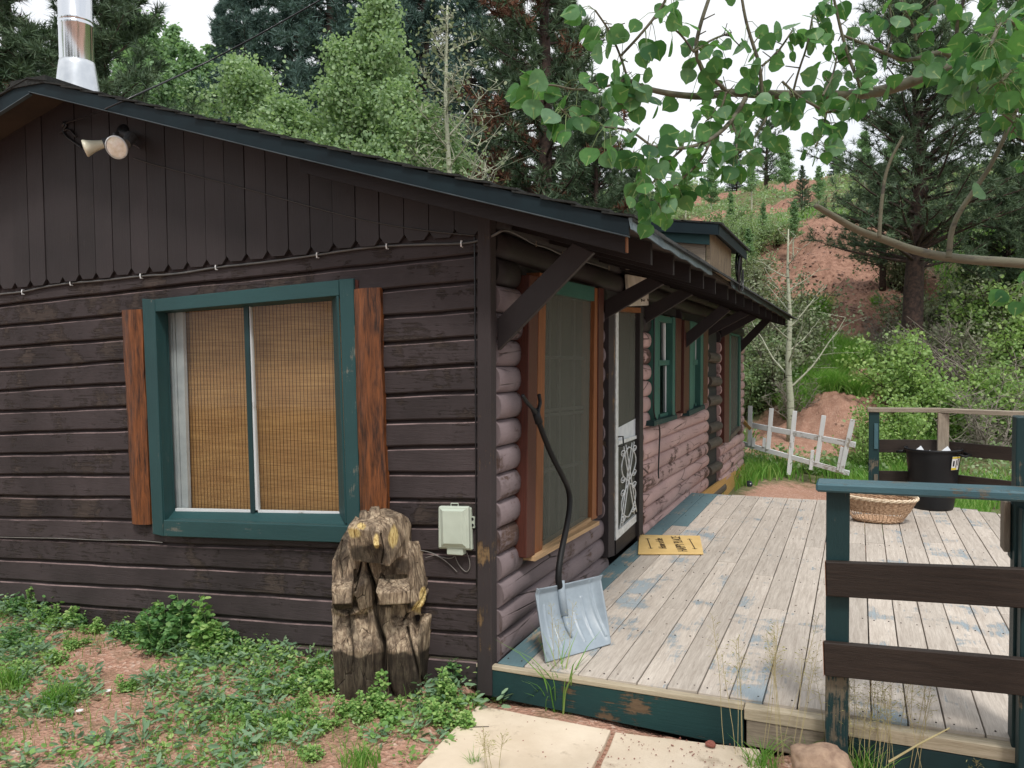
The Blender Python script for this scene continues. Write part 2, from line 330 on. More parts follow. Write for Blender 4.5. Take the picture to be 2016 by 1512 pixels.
class MB:
    def __init__(s): s.V = []; s.Fc = []; s.U = []; s.R = []; s.sw = None
    def hexa(s, p, d, rnd=None, caps=True):
        """p: 4 points of the start section then 4 of the end section, d: direction the grain runs"""
        r = random.random() if rnd is None else rnd
        d = Vector(d).normalized(); p = [Vector(q) for q in p]; n = len(s.V); s.V += p
        fs = [(0, 1, 5, 4), (1, 2, 6, 5), (2, 3, 7, 6), (3, 0, 4, 7)] + ([(3, 2, 1, 0), (4, 5, 6, 7)] if caps else [])
        for i, f in enumerate(fs):
            q = [p[j] for j in f]; nm = (q[1]-q[0]).cross(q[2]-q[0])
            if nm.length < 1e-12: nm = Vector((0, 0, 1))
            nm.normalize()
            if i < 4: ud = d; vd = nm.cross(d)
            else: ud = (q[1]-q[0]).normalized(); vd = nm.cross(ud); 
            k = 1. if i < 4 else .25
            s.Fc.append(tuple(n+j for j in f)); s.U.append([(v.dot(ud)*k, v.dot(vd)) for v in q]); s.R.append(r)
        return s
    def box(s, x0, x1, y0, y1, z0, z1, ax=None, rnd=None):
        if ax is None: ax = max(range(3), key=lambda i: (x1-x0, y1-y0, z1-z0)[i])
        X = (x0, x1); Y = (y0, y1); Z = (z0, z1)
        if ax == 0: p = [(a, b, c_) for a in X for b, c_ in ((Y[0], Z[0]), (Y[1], Z[0]), (Y[1], Z[1]), (Y[0], Z[1]))]
        elif ax == 1: p = [(a, b, c_) for b in Y for a, c_ in ((X[0], Z[0]), (X[0], Z[1]), (X[1], Z[1]), (X[1], Z[0]))]
        else: p = [(a, b, c_) for c_ in Z for a, b in ((X[0], Y[0]), (X[1], Y[0]), (X[1], Y[1]), (X[0], Y[1]))]
        return s.hexa(p, [(1, 0, 0), (0, 1, 0), (0, 0, 1)][ax], rnd)
    def beam(s, a, b, w, h, up=(0, 0, 1), rnd=None, w2=None, h2=None):
        a = Vector(a); b = Vector(b); d = (b-a).normalized(); up = Vector(up)
        sd = d.cross(up)
        if sd.length < 1e-4: sd = d.cross(Vector((1, 0, 0)))
        sd.normalize(); u = sd.cross(d).normalized(); w2 = w2 or w; h2 = h2 or h
        f = lambda p, w, h: [p-sd*w/2-u*h/2, p+sd*w/2-u*h/2, p+sd*w/2+u*h/2, p-sd*w/2+u*h/2]
        return s.hexa(f(a, w, h)+f(b, w2, h2), d, rnd)
    def face(s, pts, rnd=None, uv=None):
        n = len(s.V); s.V += [Vector(q) for q in pts]; s.Fc.append(tuple(range(n, n+len(pts))))
        s.U.append(uv or [(0, 0)]*len(pts)); s.R.append(random.random() if rnd is None else rnd); return s
    def tube(s, pts, r, seg=6, rnd=None, cap=True):
        rr = random.random() if rnd is None else rnd
        P = [Vector(p) for p in pts]; L = len(P)
        if not hasattr(r, '__len__'): r = [r]*L
        n0 = len(s.V); up = Vector((0, 0, 1)); ln = 0; us = []
        prev = None
        for i in range(L):
            d = (P[min(i+1, L-1)]-P[max(i-1, 0)])
            if d.length < 1e-9: d = Vector((0, 0, 1))
            d.normalize()
            if prev is None:
                a = d.orthogonal().normalized()
            else:
                a = prev-d*prev.dot(d)
                a = d.orthogonal() if a.length < 1e-5 else a
                a.normalize()
            prev = a; b = d.cross(a)
            if i: ln += (P[i]-P[i-1]).length
            us.append(ln)
            for k in range(seg):
                t = 2*math.pi*k/seg; s.V.append(P[i]+(a*math.cos(t)+b*math.sin(t))*r[i])
        for i in range(L-1):
            for k in range(seg):
                k2 = (k+1) % seg
                s.Fc.append((n0+i*seg+k, n0+i*seg+k2, n0+(i+1)*seg+k2, n0+(i+1)*seg+k))
                c0 = 2*math.pi*r[i]/seg
                s.U.append([(us[i], k*c0), (us[i], (k+1)*c0), (us[i+1], (k+1)*c0), (us[i+1], k*c0)]); s.R.append(rr)
        if cap:
            s.Fc.append(tuple(n0+k for k in range(seg))[::-1]); s.U.append([(0, 0)]*seg); s.R.append(rr)
            s.Fc.append(tuple(n0+(L-1)*seg+k for k in range(seg))); s.U.append([(0, 0)]*seg); s.R.append(rr)
        return s
    def lathe(s, prof, seg=24, o=(0, 0, 0), M=None, sx=1., sy=1.):
        n0 = len(s.V); o = Vector(o)
        for (r, z) in prof:
            for k in range(seg):
                t = 2*math.pi*k/seg; p = Vector((r*math.cos(t)*sx, r*math.sin(t)*sy, z))
                s.V.append((M @ p if M else p)+o)
        for i in range(len(prof)-1):
            for k in range(seg):
                k2 = (k+1) % seg
                s.Fc.append((n0+i*seg+k, n0+i*seg+k2, n0+(i+1)*seg+k2, n0+(i+1)*seg+k)); s.U.append([(0, 0)]*4); s.R.append(.5)
        return s
    def build(s, name, mat, parent=None, bevel=0., smooth=False):
        me = bpy.data.meshes.new(name); me.from_pydata([tuple(v) for v in s.V], [], s.Fc)
        uv = me.uv_layers.new(name='UVMap'); flat = [x for f in s.U for q in f for x in q]
        uv.data.foreach_set('uv', flat)
        a = me.attributes.new('rnd', 'FLOAT', 'FACE'); a.data.foreach_set('value', s.R)
        if smooth: me.polygons.foreach_set('use_smooth', [True]*len(me.polygons))
        ms = mat if isinstance(mat, tuple) else (mat,)
        if s.sw is not None: me.polygons.foreach_set('material_index', [int(i >= s.sw) for i in range(len(s.Fc))])
        me.update()
        for q in ms[:-1]: me.materials.append(MATS[q])
        return link(name, me, ms[-1], parent, bevel)
def npmesh(name, V, Fa, rnd, mat, parent=None, smooth=False):
    """V (n,3) array, Fa (m,k) index array, rnd (m,)"""
    me = bpy.data.meshes.new(name); V = np.asarray(V, np.float32); m, k = Fa.shape
    me.vertices.add(len(V)); me.vertices.foreach_set('co', V.ravel())
    me.loops.add(m*k); me.loops.foreach_set('vertex_index', Fa.astype(np.int32).ravel())
    me.polygons.add(m); me.polygons.foreach_set('loop_start', np.arange(0, m*k, k, dtype=np.int32))
    me.update(calc_edges=True)
    a = me.attributes.new('rnd', 'FLOAT', 'FACE'); a.data.foreach_set('value', np.asarray(rnd, np.float32))
    if smooth: me.polygons.foreach_set('use_smooth', np.ones(m, bool))
    me.update()
    return link(name, me, mat, parent)
def dup(root, loc, rz=0., sc=1., label=None, group=None):
    r = root.copy(); COL.objects.link(r); r.location = loc; r.rotation_euler = (0, 0, rz); r.scale = (sc, sc, sc) if not hasattr(sc, '__len__') else sc
    if label: r['label'] = label
    if group: r['group'] = group
    for ch in list(root.children):
        q = ch.copy(); COL.objects.link(q); q.parent = r
        for g in ch.children:
            u = g.copy(); COL.objects.link(u); u.parent = q
    return r
# ---------------------------------------------------------------- terrain
def sm(t): t = np.clip(t, 0, 1); return t*t*(3-2*t)
def H(x, y):
    x = np.asarray(x, float); y = np.asarray(y, float)
    z = -.215 - .25*sm((y-1.)/6) + .085*np.exp(-np.abs(y)/.35)*(x < -.12)
    z = z - .13*sm((x-.3)/.8)*sm((y+.06)/.3)
    z = z + .012*np.sin(x*3.1+y*1.7)+.010*np.sin(x*5.3-y*4.1)
    s = y-12.2+.22*np.clip(x-3, 0, 12)+.9*np.sin(x*.45+1.)+.5*np.sin(x*1.1)
    rise = np.interp(s, [-99, -1, 1, 14, 19, 48, 90, 200], [0, 0, .45, 5.9, 6.8, 14.0, 16, 17])
    k = sm((s+1)/4)
    rise = rise+k*(.22*np.sin(x*.9+y*.5)+.18*np.sin(x*1.7-y*1.1)+.10*np.sin(x*3.3+y*2.3))
    return z+rise
def Hs(x, y): return float(H(x, y))
def gnd(px, py):
    r = ray(px, py); r = r/np.linalg.norm(r); t = 1.
    while t < 150:
        p = CAM+r*t
        if p[2] < Hs(p[0], p[1]): return Vector((p[0], p[1], Hs(p[0], p[1])))
        t *= 1.01
    return Vector(CAM+r*60)
def place(px, Z):
    p = at(px, 700, Z); return Vector((p.x, p.y, Hs(p.x, p.y)))
bare_spots = []                                    # (x, y, rx, ry)
for px, py, rx, ry in ((1640, 500, 2.6, 3.2), (1610, 560, 2.2, 2.2), (1690, 490, 2.5, 3.), (1560, 520, 1.6, 2.), (1470, 370, 5., 5.), (1400, 430, 3.2, 3.5), (1510, 340, 5, 5),
                       (1640, 610, 2., 1.6), (1720, 560, 2., 2.4), (1590, 470, 2.2, 2.4), (1680, 440, 3., 3.), (1370, 400, 4, 4), (1550, 400, 3, 3), (1610, 800, 1.6, 1.3), (1570, 880, 1.2, 1.0), (1680, 760, 1.4, 1.2), (1500, 690, .9, 1.), (1960, 700, 1.2, 1.)):
    g = gnd(px, py); bare_spots.append((g.x, g.y, rx*.85, ry*.85))
def bareness(x, y):
    b = np.where(y < 6.5, .62, .0)+np.zeros_like(x)
    path = np.exp(-(((x-1.0)/.9)**2+((y-7.6)/2.6)**2)*1.2)
    b = np.maximum(b, path*1.15)
    b = np.where((y > 6) & (y < 11), np.maximum(b, .12), b)
    for (cx, cy, rx, ry) in bare_spots: b = np.maximum(b, 1.1*np.exp(-(((x-cx)/rx)**2+((y-cy)/ry)**2)**1.5))
    return b
def make_ground():
    n = 420; u = np.linspace(-1, 1, n)
    X = 1.2+110*np.sinh(4.2*u)/np.sinh(4.2); v = np.linspace(-.52, 1, n); Y = -1.+150*np.sinh(4.6*v)/np.sinh(4.6)
    X, Y = np.meshgrid(X, Y); Zz = H(X, Y)
    Zz += .006*RS.randn(*X.shape)*(Y < 3)+.03*RS.randn(*X.shape)*(Y > 12)
    V = np.stack([X.ravel(), Y.ravel(), Zz.ravel()], 1); i = np.arange(n*n).reshape(n, n)
    Fa = np.stack([i[:-1, :-1].ravel(), i[:-1, 1:].ravel(), i[1:, 1:].ravel(), i[1:, :-1].ravel()], 1)
    me = bpy.data.meshes.new('ground'); me.vertices.add(len(V)); me.vertices.foreach_set('co', V.astype(np.float32).ravel())
    me.loops.add(Fa.size); me.loops.foreach_set('vertex_index', Fa.astype(np.int32).ravel())
    me.polygons.add(len(Fa)); me.polygons.foreach_set('loop_start', np.arange(0, Fa.size, 4, dtype=np.int32)); me.update(calc_edges=True)
    for nm, val in (('bare', bareness(V[:, 0], V[:, 1])), ('rnd', np.clip((V[:, 1]-9)/6, 0, 1))):
        a = me.attributes.new(nm, 'FLOAT', 'POINT'); a.data.foreach_set('value', val.astype(np.float32))
    me.polygons.foreach_set('use_smooth', np.ones(len(Fa), bool))
    o = link('ground', me, 'ground'); o['kind'] = 'structure'
make_ground()
# ---------------------------------------------------------------- cabin
XL = -5.47                                        # far left end of the gable wall
RZ = lambda x, y=-.3: 3.147-.2965*abs(x+2.735)-.0115*(y+.3)   # roof top surface
cab = thing('log_cabin', 'dark brown and pink log cabin with low gabled shingle roof and teal trimmed windows', 'cabin', (0, 0, 0))
def zs(k, x): return 2.031-.1348*k+x/3.54*(.151+.0042*k)
wy = .0
def siding():
    m = MB(); nseg = 44; xs = sorted([XL+(0-.0-XL)*i/nseg for i in range(nseg+1)]+[-2.2, -.80])
    wob = lambda k, x: .0022*math.sin(x*2.3+k*1.9)+.0016*math.sin(x*5.7+k*3.1)+.0012*math.sin(x*13+k)
    WX0, WX1, WZ0, WZ1 = -2.24, -.76, .50, 1.91
    prof = [(-.02, .012), (0., .012), (0., -.022), (.05, -.0275), (.82, -.0215), (.86, -.0125), (.92, -.006), (1.02, .004)]
    for k in range(-9, 16):
        joint = random.uniform(XL, 0); r1, r2 = random.random(), random.random()
        for i in range(nseg+2):
            xa, xb = xs[i], xs[i+1]; xm = (xa+xb)/2
            zt = zs(k, xm)
            if zt > RZ(xm, 0)-.02: continue
            if -2.201 <= xa and xb <= -.799 and WZ0 < zs(k+1, xm) and zt < WZ1: continue
            for j in range(len(prof)-1):
                P = []
                for (x, jj) in ((xa, j), (xb, j), (xb, j+1), (xa, j+1)):
                    f, y = prof[jj]; z0, z1 = zs(k+1, x)+wob(k+1, x), zs(k, x)+wob(k, x)
                    P.append((x, y+(.0015*math.sin(x*3+k*2)), z0+(z1-z0)*f))
                m.face(P, (r1 if xm < joint else r2)*.98+(2 if j in (4,) else 0), [(p[0], p[2]) for p in P])
    # inner corner strip closing the wall round the window opening is the window case itself
    m.build('gable_wall', 'brown_siding', cab, smooth=False)
siding()
def gable_boards():
    m = MB(); w_ = .1424; x = -.004
    # backing sheet behind the boards, up to the roof
    while x > XL:
        x0 = max(XL, x-w_); r = random.random(); g = .0018+.002*random.random(); y0 = -.025-random.random()*.006; y1 = y0-.019
        zb = 2.122+.0437*((x+x0)/2)+random.uniform(-.004, .004); ch = .034; xa, xb = x0+g, x-g
        zt = lambda q: RZ(q, 0)-.035
        if zt(xa) > zb+.05:
            bot = [(xa, zb+ch), (xa+ch*.8, zb), (xb-ch*.8, zb), (xb, zb+ch)]
            if zt(xb) < zb+ch+.02: bot = [(xa, zb+.002), (xb, zb)]
            out = bot+[(xb, zt(xb)), (xa, zt(xa))]
            m.face([(p[0], y1, p[1]) for p in out], r, [(p[1], p[0]) for p in out])
            for i in range(len(out)):
                a, b = out[i], out[(i+1) % len(out)]
                m.face([(a[0], y1, a[1]), (a[0], y0+.02, a[1]), (b[0], y0+.02, b[1]), (b[0], y1, b[1])], r, [(a[1], 0), (a[1], .02), (b[1], .02), (b[1], 0)])
        x -= w_
    m.build('gable_boards', 'brown_board', cab)
    m = MB(); m.face([(XL, .0, 1.85), (0, .0, 2.10), (0, .0, RZ(0, 0)-.03), (-2.735, .0, RZ(-2.735, 0)-.03), (XL, .0, RZ(XL, 0)-.03)], .5)
    m.build('gable_backing', 'brown_dark', cab)
gable_boards()
# corner post
m = MB(); m.hexa([(-.052, -.05, -.16), (.028, -.05, -.16), (.028, .02, -.16), (-.052, .02, -.16), (-.018, -.05, RZ(0, 0)-.03), (.05, -.05, RZ(0, 0)-.05), (.05, .02, RZ(0, 0)-.05), (-.018, .02, RZ(0, 0)-.03)], (0, 0, 1), .5)
m.build('corner_post', 'corner_trim', cab, bevel=.004)
# sill boards low on the gable wall, and the base of the far end
m = MB(); m.hexa([(XL, -.012, zs(15, XL)-.14), (XL, .03, zs(15, XL)-.14), (XL, .03, zs(15, XL)+.0), (XL, -.012, zs(15, XL)+.0), (-.05, -.012, -.14), (-.05, .03, -.14), (-.05, .03, -.003), (-.05, -.012, -.003)], (1, 0, 0), .3)
m.build('sill_board', 'grey_wood', cab)
YE = 9.66
m = MB(); m.hexa([(.02, 5.3, -.62), (.05, 5.3, -.62), (.05, 5.3, -.10), (.02, 5.3, -.10), (.02, YE, -.66), (.05, YE, -.66), (.05, YE, -.27), (.02, YE, -.27)], (0, 1, 0), .4)
m.build('base_board', 'yellow_base', cab)
# dark core volume behind everything (walls on the other sides too)
m = MB(); m.box(XL, XL+.05, .03, YE, -.5, 2.3); m.box(XL, 0, YE-.05, YE, -.5, 2.2)
m.face([(XL, YE, 2.2), (0, YE, 2.1), (0, YE, RZ(0, YE)-.05), (-2.735, YE, RZ(-2.735, YE)-.05), (XL, YE, RZ(XL, YE)-.05)], .4)
m.build('back_walls', 'brown_dark', cab)
m = MB(); m.face([(XL, .05, -.15), (0, .05, -.15), (0, YE, -.15), (XL, YE, -.15)], .5); m.build('floor', 'inside_dark', cab)
def ySx(px, x=0.): return S(px, 700, x).y
# ---- log wall: openings (y0, y1, z0, z1)
yw0, yw1 = .68, 1.86
yq = lambda px: S(px, 750, .05).y
OPEN = [(yq(1030), yq(1188), .40, 1.93), (yq(1197), yq(1267), -.1, 1.93), (yq(1287), yq(1342), .83, 1.90), (yq(1347), yq(1395), .80, 1.86), (yq(1396), yq(1419), -.22, 1.72), (yq(1426), yq(1459), .26, 1.74)]
def zl(k, y): return .109+.1362*k-.0165*y
def logs(y0, y1, mat, name, k0=-4, k1=16):
    m = MB(); cut = [o for o in OPEN]
    for k in range(k0, k1):
        zm = lambda y: (zl(k, y)+zl(k+1, y))/2
        ks = sorted(set([y0, y1]+[v for o in cut for v in o[:2] if y0 < v < y1 and o[2] < zm((o[0]+o[1])/2) < o[3]]))
        r = random.random()
        for a, b in zip(ks[:-1], ks[1:]):
            mid = (a+b)/2; zc = (zl(k, mid)+zl(k+1, mid))/2
            if any(o[0]-.01 < mid < o[1]+.01 and o[2] < zc < o[3] for o in cut): continue
            if zl(k+1, mid) > RZ(0, mid)-.04: continue
            n = max(1, int((b-a)/.18)); seg = 9; ja = .004*random.uniform(-1, 1); jb = random.uniform(-.006, .006)
            ring = []
            for i in range(n+1):
                y = a+(b-a)*i/n+(ja if i == 0 else jb if i == n else 0); row = []
                bw = .052+.004*math.sin(y*2.1+k*1.7)+.003*math.sin(y*5.3+k)
                for j in range(seg+1):
                    t = math.pi*(j/seg); z0, z1 = zl(k, y), zl(k+1, y)
                    row.append((bw*math.sin(t)**.75-.004, y, z0+(z1-z0)*(.5-.5*math.cos(t))+.002*math.sin(y*3+k)))
                ring.append(row)
            for i in range(n):
                for j in range(seg):
                    P = [ring[i][j], ring[i+1][j], ring[i+1][j+1], ring[i][j+1]]
                    m.face(P, r, [(p[1], j_*.02) for p, j_ in zip(P, (j, j, j+1, j+1))])
            for row, fl in ((ring[0], 1), (ring[-1], 0)):
                P = row if fl else row[::-1]; m.face(P, r*.3, [(p[2]*.2, p[0]) for p in P])
    o = m.build(name, mat, cab)
    me = o.data; import bmesh
    bm = bmesh.new(); bm.from_mesh(me); bmesh.ops.remove_doubles(bm, verts=bm.verts, dist=.0003); bm.to_mesh(me); bm.free()
    for p in me.polygons: p.use_smooth = len(p.vertices) == 4
YM = (OPEN[1][0]+OPEN[1][1])/2
logs(.05, YM, 'log_mauve', 'log_wall', k1=13); logs(YM, YE, 'log_pink', 'log_wall', k1=12); logs(.05, YM, 'brown_board', 'header_logs', 13); logs(YM, YE, 'brown_board', 'header_logs', 12)  # upper log rows take the darker brown of the gable boards
# sheathing behind the logs
m = MB()
ee = [.02]+[v for o in OPEN for v in o[:2]]+[YE]
for a, b in list(zip(ee[0::2], ee[1::2]))+[OPEN[4][:2]]: m.box(-.03, -.004, a, b, -.4, 2.2, ax=2)
for o in OPEN:
    if o is OPEN[4]: continue
    if o[2] > 0: m.box(-.03, -.004, o[0], o[1], -.4, o[2]+.03, ax=1)
    m.box(-.03, -.004, o[0], o[1], o[3]-.03, 2.2, ax=1)
m.build('sheathing', 'tar_paper', cab)
# stubs of grey logs in the stripped bay
ya_, yb_ = OPEN[4][0], OPEN[4][1]
for (z, a, b) in ((1.40, 0, -.1), (1.10, .1, 0), (.86, 0, 0), (.52, .05, .05), (.32, 0, .02), (-.0, .1, .05), (-.34, .2, .4)):
    m = MB(); m.tube([(.006, ya_+.04+a, z+.05), (.006, yb_+b, z+.02)], [.062, .066], 12); m.build('log_stub', 'log_grey', cab)
# ---- roof
YB = 9.9
def eave_x(y): return .79-.011*(y+.3)
def roof():
    m = MB(); T = .024
    for sgn in (1, -1):
        ex = lambda y: eave_x(y) if sgn > 0 else -6.26
        a = [(-2.735, -.3), (ex(-.3), -.3), (ex(YB), YB), (-2.735, YB)]
        top = [Vector((x, y, RZ(x, y)-.012)) for x, y in a]; bot = [p-Vector((0, 0, T)) for p in top]
        m.hexa([bot[0], bot[1], top[1], top[0], bot[3], bot[2], top[2], top[3]], (0, 1, 0), .5)
    m.build('roof_deck', 'soffit', cab)
    m = MB()
    for sgn in (1, -1):
        L = 3.56; rows = 26
        for r in range(rows+1):
            u0 = r/rows*L; u1 = min(L+.02, u0+L/rows+.03)
            y = -.34-random.random()*.1
            while y < YB:
                y1 = min(YB+.03, y+random.uniform(.24, .36)); j = random.uniform(-.012, .012); lift = random.uniform(0, .006)
                ya = max(y, -.325-random.random()*.012)
                if sgn > 0 and u1 > L-.02: u1 = eave_x(y)+2.735+.03
                f = lambda u, yy, dz: (-2.735+sgn*u, yy, RZ(-2.735+u, yy)+dz)
                p = [f(u0, ya, -.008), f(u1+j, ya, .002+lift), f(u1+j, ya, .012+lift), f(u0, ya, .000), f(u0, y1, -.008), f(u1+j, y1, .002+lift), f(u1+j, y1, .012+lift), f(u0, y1, .000)]
                m.hexa(p, (0, 1, 0)); y = y1+.004
    m.box(-2.88, -2.59, -.33, YB, RZ(-2.735, -.3)-.045, RZ(-2.735, -.3)-.004, ax=1)
    m.build('roof', 'shingle', cab)
roof()
# rake fascia (metal) on the gable
m = MB(); lip = MB()
for (xa, xb, ha, hb) in ((-2.735, -.95, .068, .074), (-.95, .802, .074, .068), (-6.27, -2.735, .11, .08)):
    za, zb = RZ(xa)-.006, RZ(xb)-.006
    m.hexa([(xa, -.318, za-ha), (xa, -.303, za-ha), (xa, -.303, za), (xa, -.318, za), (xb, -.318, zb-hb), (xb, -.303, zb-hb), (xb, -.303, zb), (xb, -.318, zb)], (1, 0, 0), .5)
    lip.hexa([(xa, -.324, za-ha-.006), (xa, -.30, za-ha-.008), (xa, -.30, za-ha-.002), (xa, -.324, za-ha-.002), (xb, -.324, zb-hb-.006), (xb, -.30, zb-hb-.008), (xb, -.30, zb-hb-.002), (xb, -.324, zb-hb-.002)], (1, 0, 0), .5)
m.build('rake_fascia', 'gable_fascia', cab); lip.build('rake_trim', 'rake_lip', cab)
# eave drip edges (metal), two lengths with a gap at the dormer
def drip(y0, y1, n=14):
    m = MB(); P = []
    for i in range(n+1):
        y = y0+(y1-y0)*i/n; x = eave_x(y)+.02; z = RZ(x-.02, y)-.004; P.append((x, y, z, .048+.006*math.sin(i*2.1)))
    for p, q in zip(P[:-1], P[1:]):
        m.hexa([(p[0], p[1], p[2]-p[3]), (p[0]+.012, p[1], p[2]-p[3]-.004), (p[0]+.006, p[1], p[2]), (p[0]-.01, p[1], p[2]), (q[0], q[1], q[2]-q[3]), (q[0]+.012, q[1], q[2]-q[3]-.004), (q[0]+.006, q[1], q[2]), (q[0]-.01, q[1], q[2])], (0, 1, 0), .5)
    m.build('drip_edge', 'drip_lip', cab)
drip(-.318, 1.86); drip(2.92, 9.9)
# rafters
ys = [-.255, .24, .79, 1.30, 1.80, 2.33, 3.0, 3.5, 4.1, 4.8, 5.5, 6.3, 7.1, 8.0, 8.9, 9.6]
for i, y in enumerate(ys):
    m = MB(); xa = -.9 if i == 0 else -.05; xb = eave_x(y)-.02; h = .108; z = lambda x: RZ(x, y)-.040
    y2 = y+.038
    m.hexa([(xa, y, z(xa)-h), (xa, y2, z(xa)-h), (xa, y2, z(xa)), (xa, y, z(xa)), (xb, y, z(xb)-h), (xb, y2, z(xb)-h), (xb, y2, z(xb)), (xb, y, z(xb))], (1, 0, 0))
    m.build('rafter', 'brown_dark', cab)
m = MB(); xb = eave_x(-.255)-.02; m.box(xb+.001, xb+.005, -.253, -.219, RZ(xb)-.145, RZ(xb)-.045, ax=2); m.build('rafter_end', 'orange_trim', cab)
# braces
for (ba, bb, ta, tb_) in ((980, 690, 1168, 497), (1190, 629, 1306, 559), (1270, 637, 1363, 580), (1343, 691, 1438, 611), (1394, 662, 1474, 620), (1420, 665, 1491, 626), (1458, 694, 1517, 632)):
    B_ = S(ba, bb, .045); y = max(.012, B_.y); T_ = G(ta, tb_, y); m = MB(); xt = min(T_.x, eave_x(y)-.06); zt = min(T_.z, RZ(xt, y)-.10); zu = min(zt+.05, RZ(xt-.1, y)-.045); sl_ = (zt-B_.z)/(xt-.045)
    m.hexa([(.045, y, B_.z), (.045, y+.038, B_.z), (.045, y+.038, B_.z+.115*math.sqrt(1+sl_*sl_)), (.045, y, B_.z+.115*math.sqrt(1+sl_*sl_)), (xt, y, zt), (xt, y+.038, zt), (xt-.10, y+.038, zu), (xt-.10, y, zu)], (xt, 0, zt-B_.z))
    m.build('brace', 'brown_board', cab, bevel=.002)
# ---- dormer
yd = 1.9; dm = MB()
RX = RZ
m = MB(); m.hexa([(.14, yd-.06, 2.425), (.83, yd-.06, 2.335), (.83, yd-.06, 2.36), (.14, yd-.06, 2.45), (.14, 3.3, 2.41), (.83, 3.3, 2.31), (.83, 3.3, 2.335), (.14, 3.3, 2.435)], (0, 1, 0), .5)
for i in range(6):
    x0 = .10+i*.125
    m.hexa([(x0, yd-.08, 2.455-.13*(x0-.14)), (x0+.14, yd-.08, 2.452-.13*(x0+.0)), (x0+.14, yd-.08, 2.464-.13*(x0)), (x0, yd-.08, 2.464-.13*(x0-.14)), (x0, 3.34, 2.44-.13*(x0-.14)), (x0+.14, 3.34, 2.437-.13*(x0)), (x0+.14, 3.34, 2.449-.13*x0), (x0, 3.34, 2.449-.13*(x0-.14))], (0, 1, 0))
dormer = m.build('dormer_roof', 'shingle', cab)
m = MB(); m.hexa([(.13, yd-.075, 2.375), (.13, yd-.06, 2.375), (.13, yd-.06, 2.45), (.13, yd-.075, 2.45), (.84, yd-.075, 2.29), (.84, yd-.06, 2.29), (.84, yd-.06, 2.36), (.84, yd-.075, 2.36)], (1, 0, 0), .5)
m.hexa([(.832, yd-.06, 2.29), (.845, yd-.06, 2.29), (.845, yd-.06, 2.36), (.832, yd-.06, 2.36), (.832, 3.3, 2.27), (.845, 3.3, 2.27), (.845, 3.3, 2.335), (.832, 3.3, 2.335)], (0, 1, 0), .5)
m.build('dormer_fascia', 'gable_fascia', cab)
m = MB(); m.hexa([(.22, yd-.03, 2.31), (.22, yd-.008, 2.31), (.22, yd-.008, 2.40), (.22, yd-.03, 2.40), (.775, yd-.03, 2.235), (.775, yd-.008, 2.235), (.775, yd-.008, 2.325), (.775, yd-.03, 2.325)], (1, 0, 0), .5)
m.build('dormer_trim', 'teal_paint', cab)
m = MB(); m.hexa([(.2, yd, 2.1), (.2, yd+.03, 2.1), (.2, yd+.03, 2.42), (.2, yd, 2.42), (.745, yd, 2.09), (.745, yd+.03, 2.09), (.745, yd+.03, 2.34), (.745, yd, 2.34)], (1, 0, 0), .2)
m.build('dormer_front', 'grey_wood', cab)
m = MB(); m.hexa([(.75, yd+.005, 2.09), (.775, yd+.005, 2.09), (.775, yd+.005, 2.335), (.75, yd+.005, 2.335), (.75, 2.9, 2.07), (.775, 2.9, 2.07), (.775, 2.9, 2.31), (.75, 2.9, 2.31)], (0, .2, 1), .6)
m.build('dormer_side', 'raw_weathered', cab)
import bmesh
# ================================================================ gable window (points measured on the wall planes)
def bd(m, a0, a1, b0, b1, yf, yb, d, P=G, ax=1, rnd=None):
    """board between two ends given on the front plane; extruded straight back along axis ax"""
    f = [P(q[0], q[1], yf) for q in (a0, a1, b0, b1)]
    def bk(v): v = v.copy(); v[ax] = yb; return v
    return m.hexa([f[0], f[1], bk(f[1]), bk(f[0]), f[2], f[3], bk(f[3]), bk(f[2])], d, rnd)
FY = -.052
win = MB()
bd(win, (279, 588), (304, 590), (300, 1051), (321, 1056), FY, .03, (0, 0, 1))
bd(win, (667, 550), (695, 548), (684, 1062), (709, 1063), FY, .03, (0, 0, 1))
bd(win, (304.5, 589), (304.5, 614), (666.5, 551), (666.5, 582), FY+.004, .03, (1, 0, 0))
w0 = win.build('window', 'teal_paint', cab, bevel=.003)
m = MB()                                            # reveals and lower rail
BY = .055
def rev(a, b, c_, d_):   # front a-b, back c-d
    A, B_ = G(*a, FY+.01), G(*b, FY+.01); Cc, Dd = G(*c_, BY), G(*d_, BY); t = .012
    nrm = (B_-A).cross(Cc-A).normalized()*t
    m.hexa([A, A+nrm, Cc+nrm, Cc, B_, B_+nrm, Dd+nrm, Dd], B_-A, .5)
rev((304, 612), (321, 1030), (327, 616), (342, 1004))
rev((304, 613), (667, 582), (327, 617), (658, 592))
rev((684, 1030), (667, 582), (672, 1010), (658, 592))
rev((684, 1034), (321, 1030), (672, 1008), (342, 1003))
m.build('reveal', 'teal_paint', w0)
m = MB(); bd(m, (321, 1024), (321, 1056), (683.5, 1036), (683.5, 1069), FY-.022, .02, (1, 0, 0)); m.build('sill', 'teal_paint', w0, bevel=.004)
m = MB()                                            # outer sash: thin white-edged putty lines and the centre bar
bd(m, (479, 604), (488, 603), (493, 1010), (501, 1010), BY-.022, BY+.01, (0, 0, 1)); m.build('mullion', 'teal_worn', w0)
m = MB(); bd(m, (488.5, 603), (492, 603), (501.5, 1010), (508, 1010), BY-.012, BY+.01, (0, 0, 1))
bd(m, (345, 1001), (345, 1009), (672, 1008), (672, 1015), BY-.012, BY+.01, (1, 0, 0)); bd(m, (656, 594), (659, 593), (669, 1008), (672, 1008), BY-.006, BY+.01, (0, 0, 1))
m.build('putty_line', 'picket_white', w0)
m = MB()
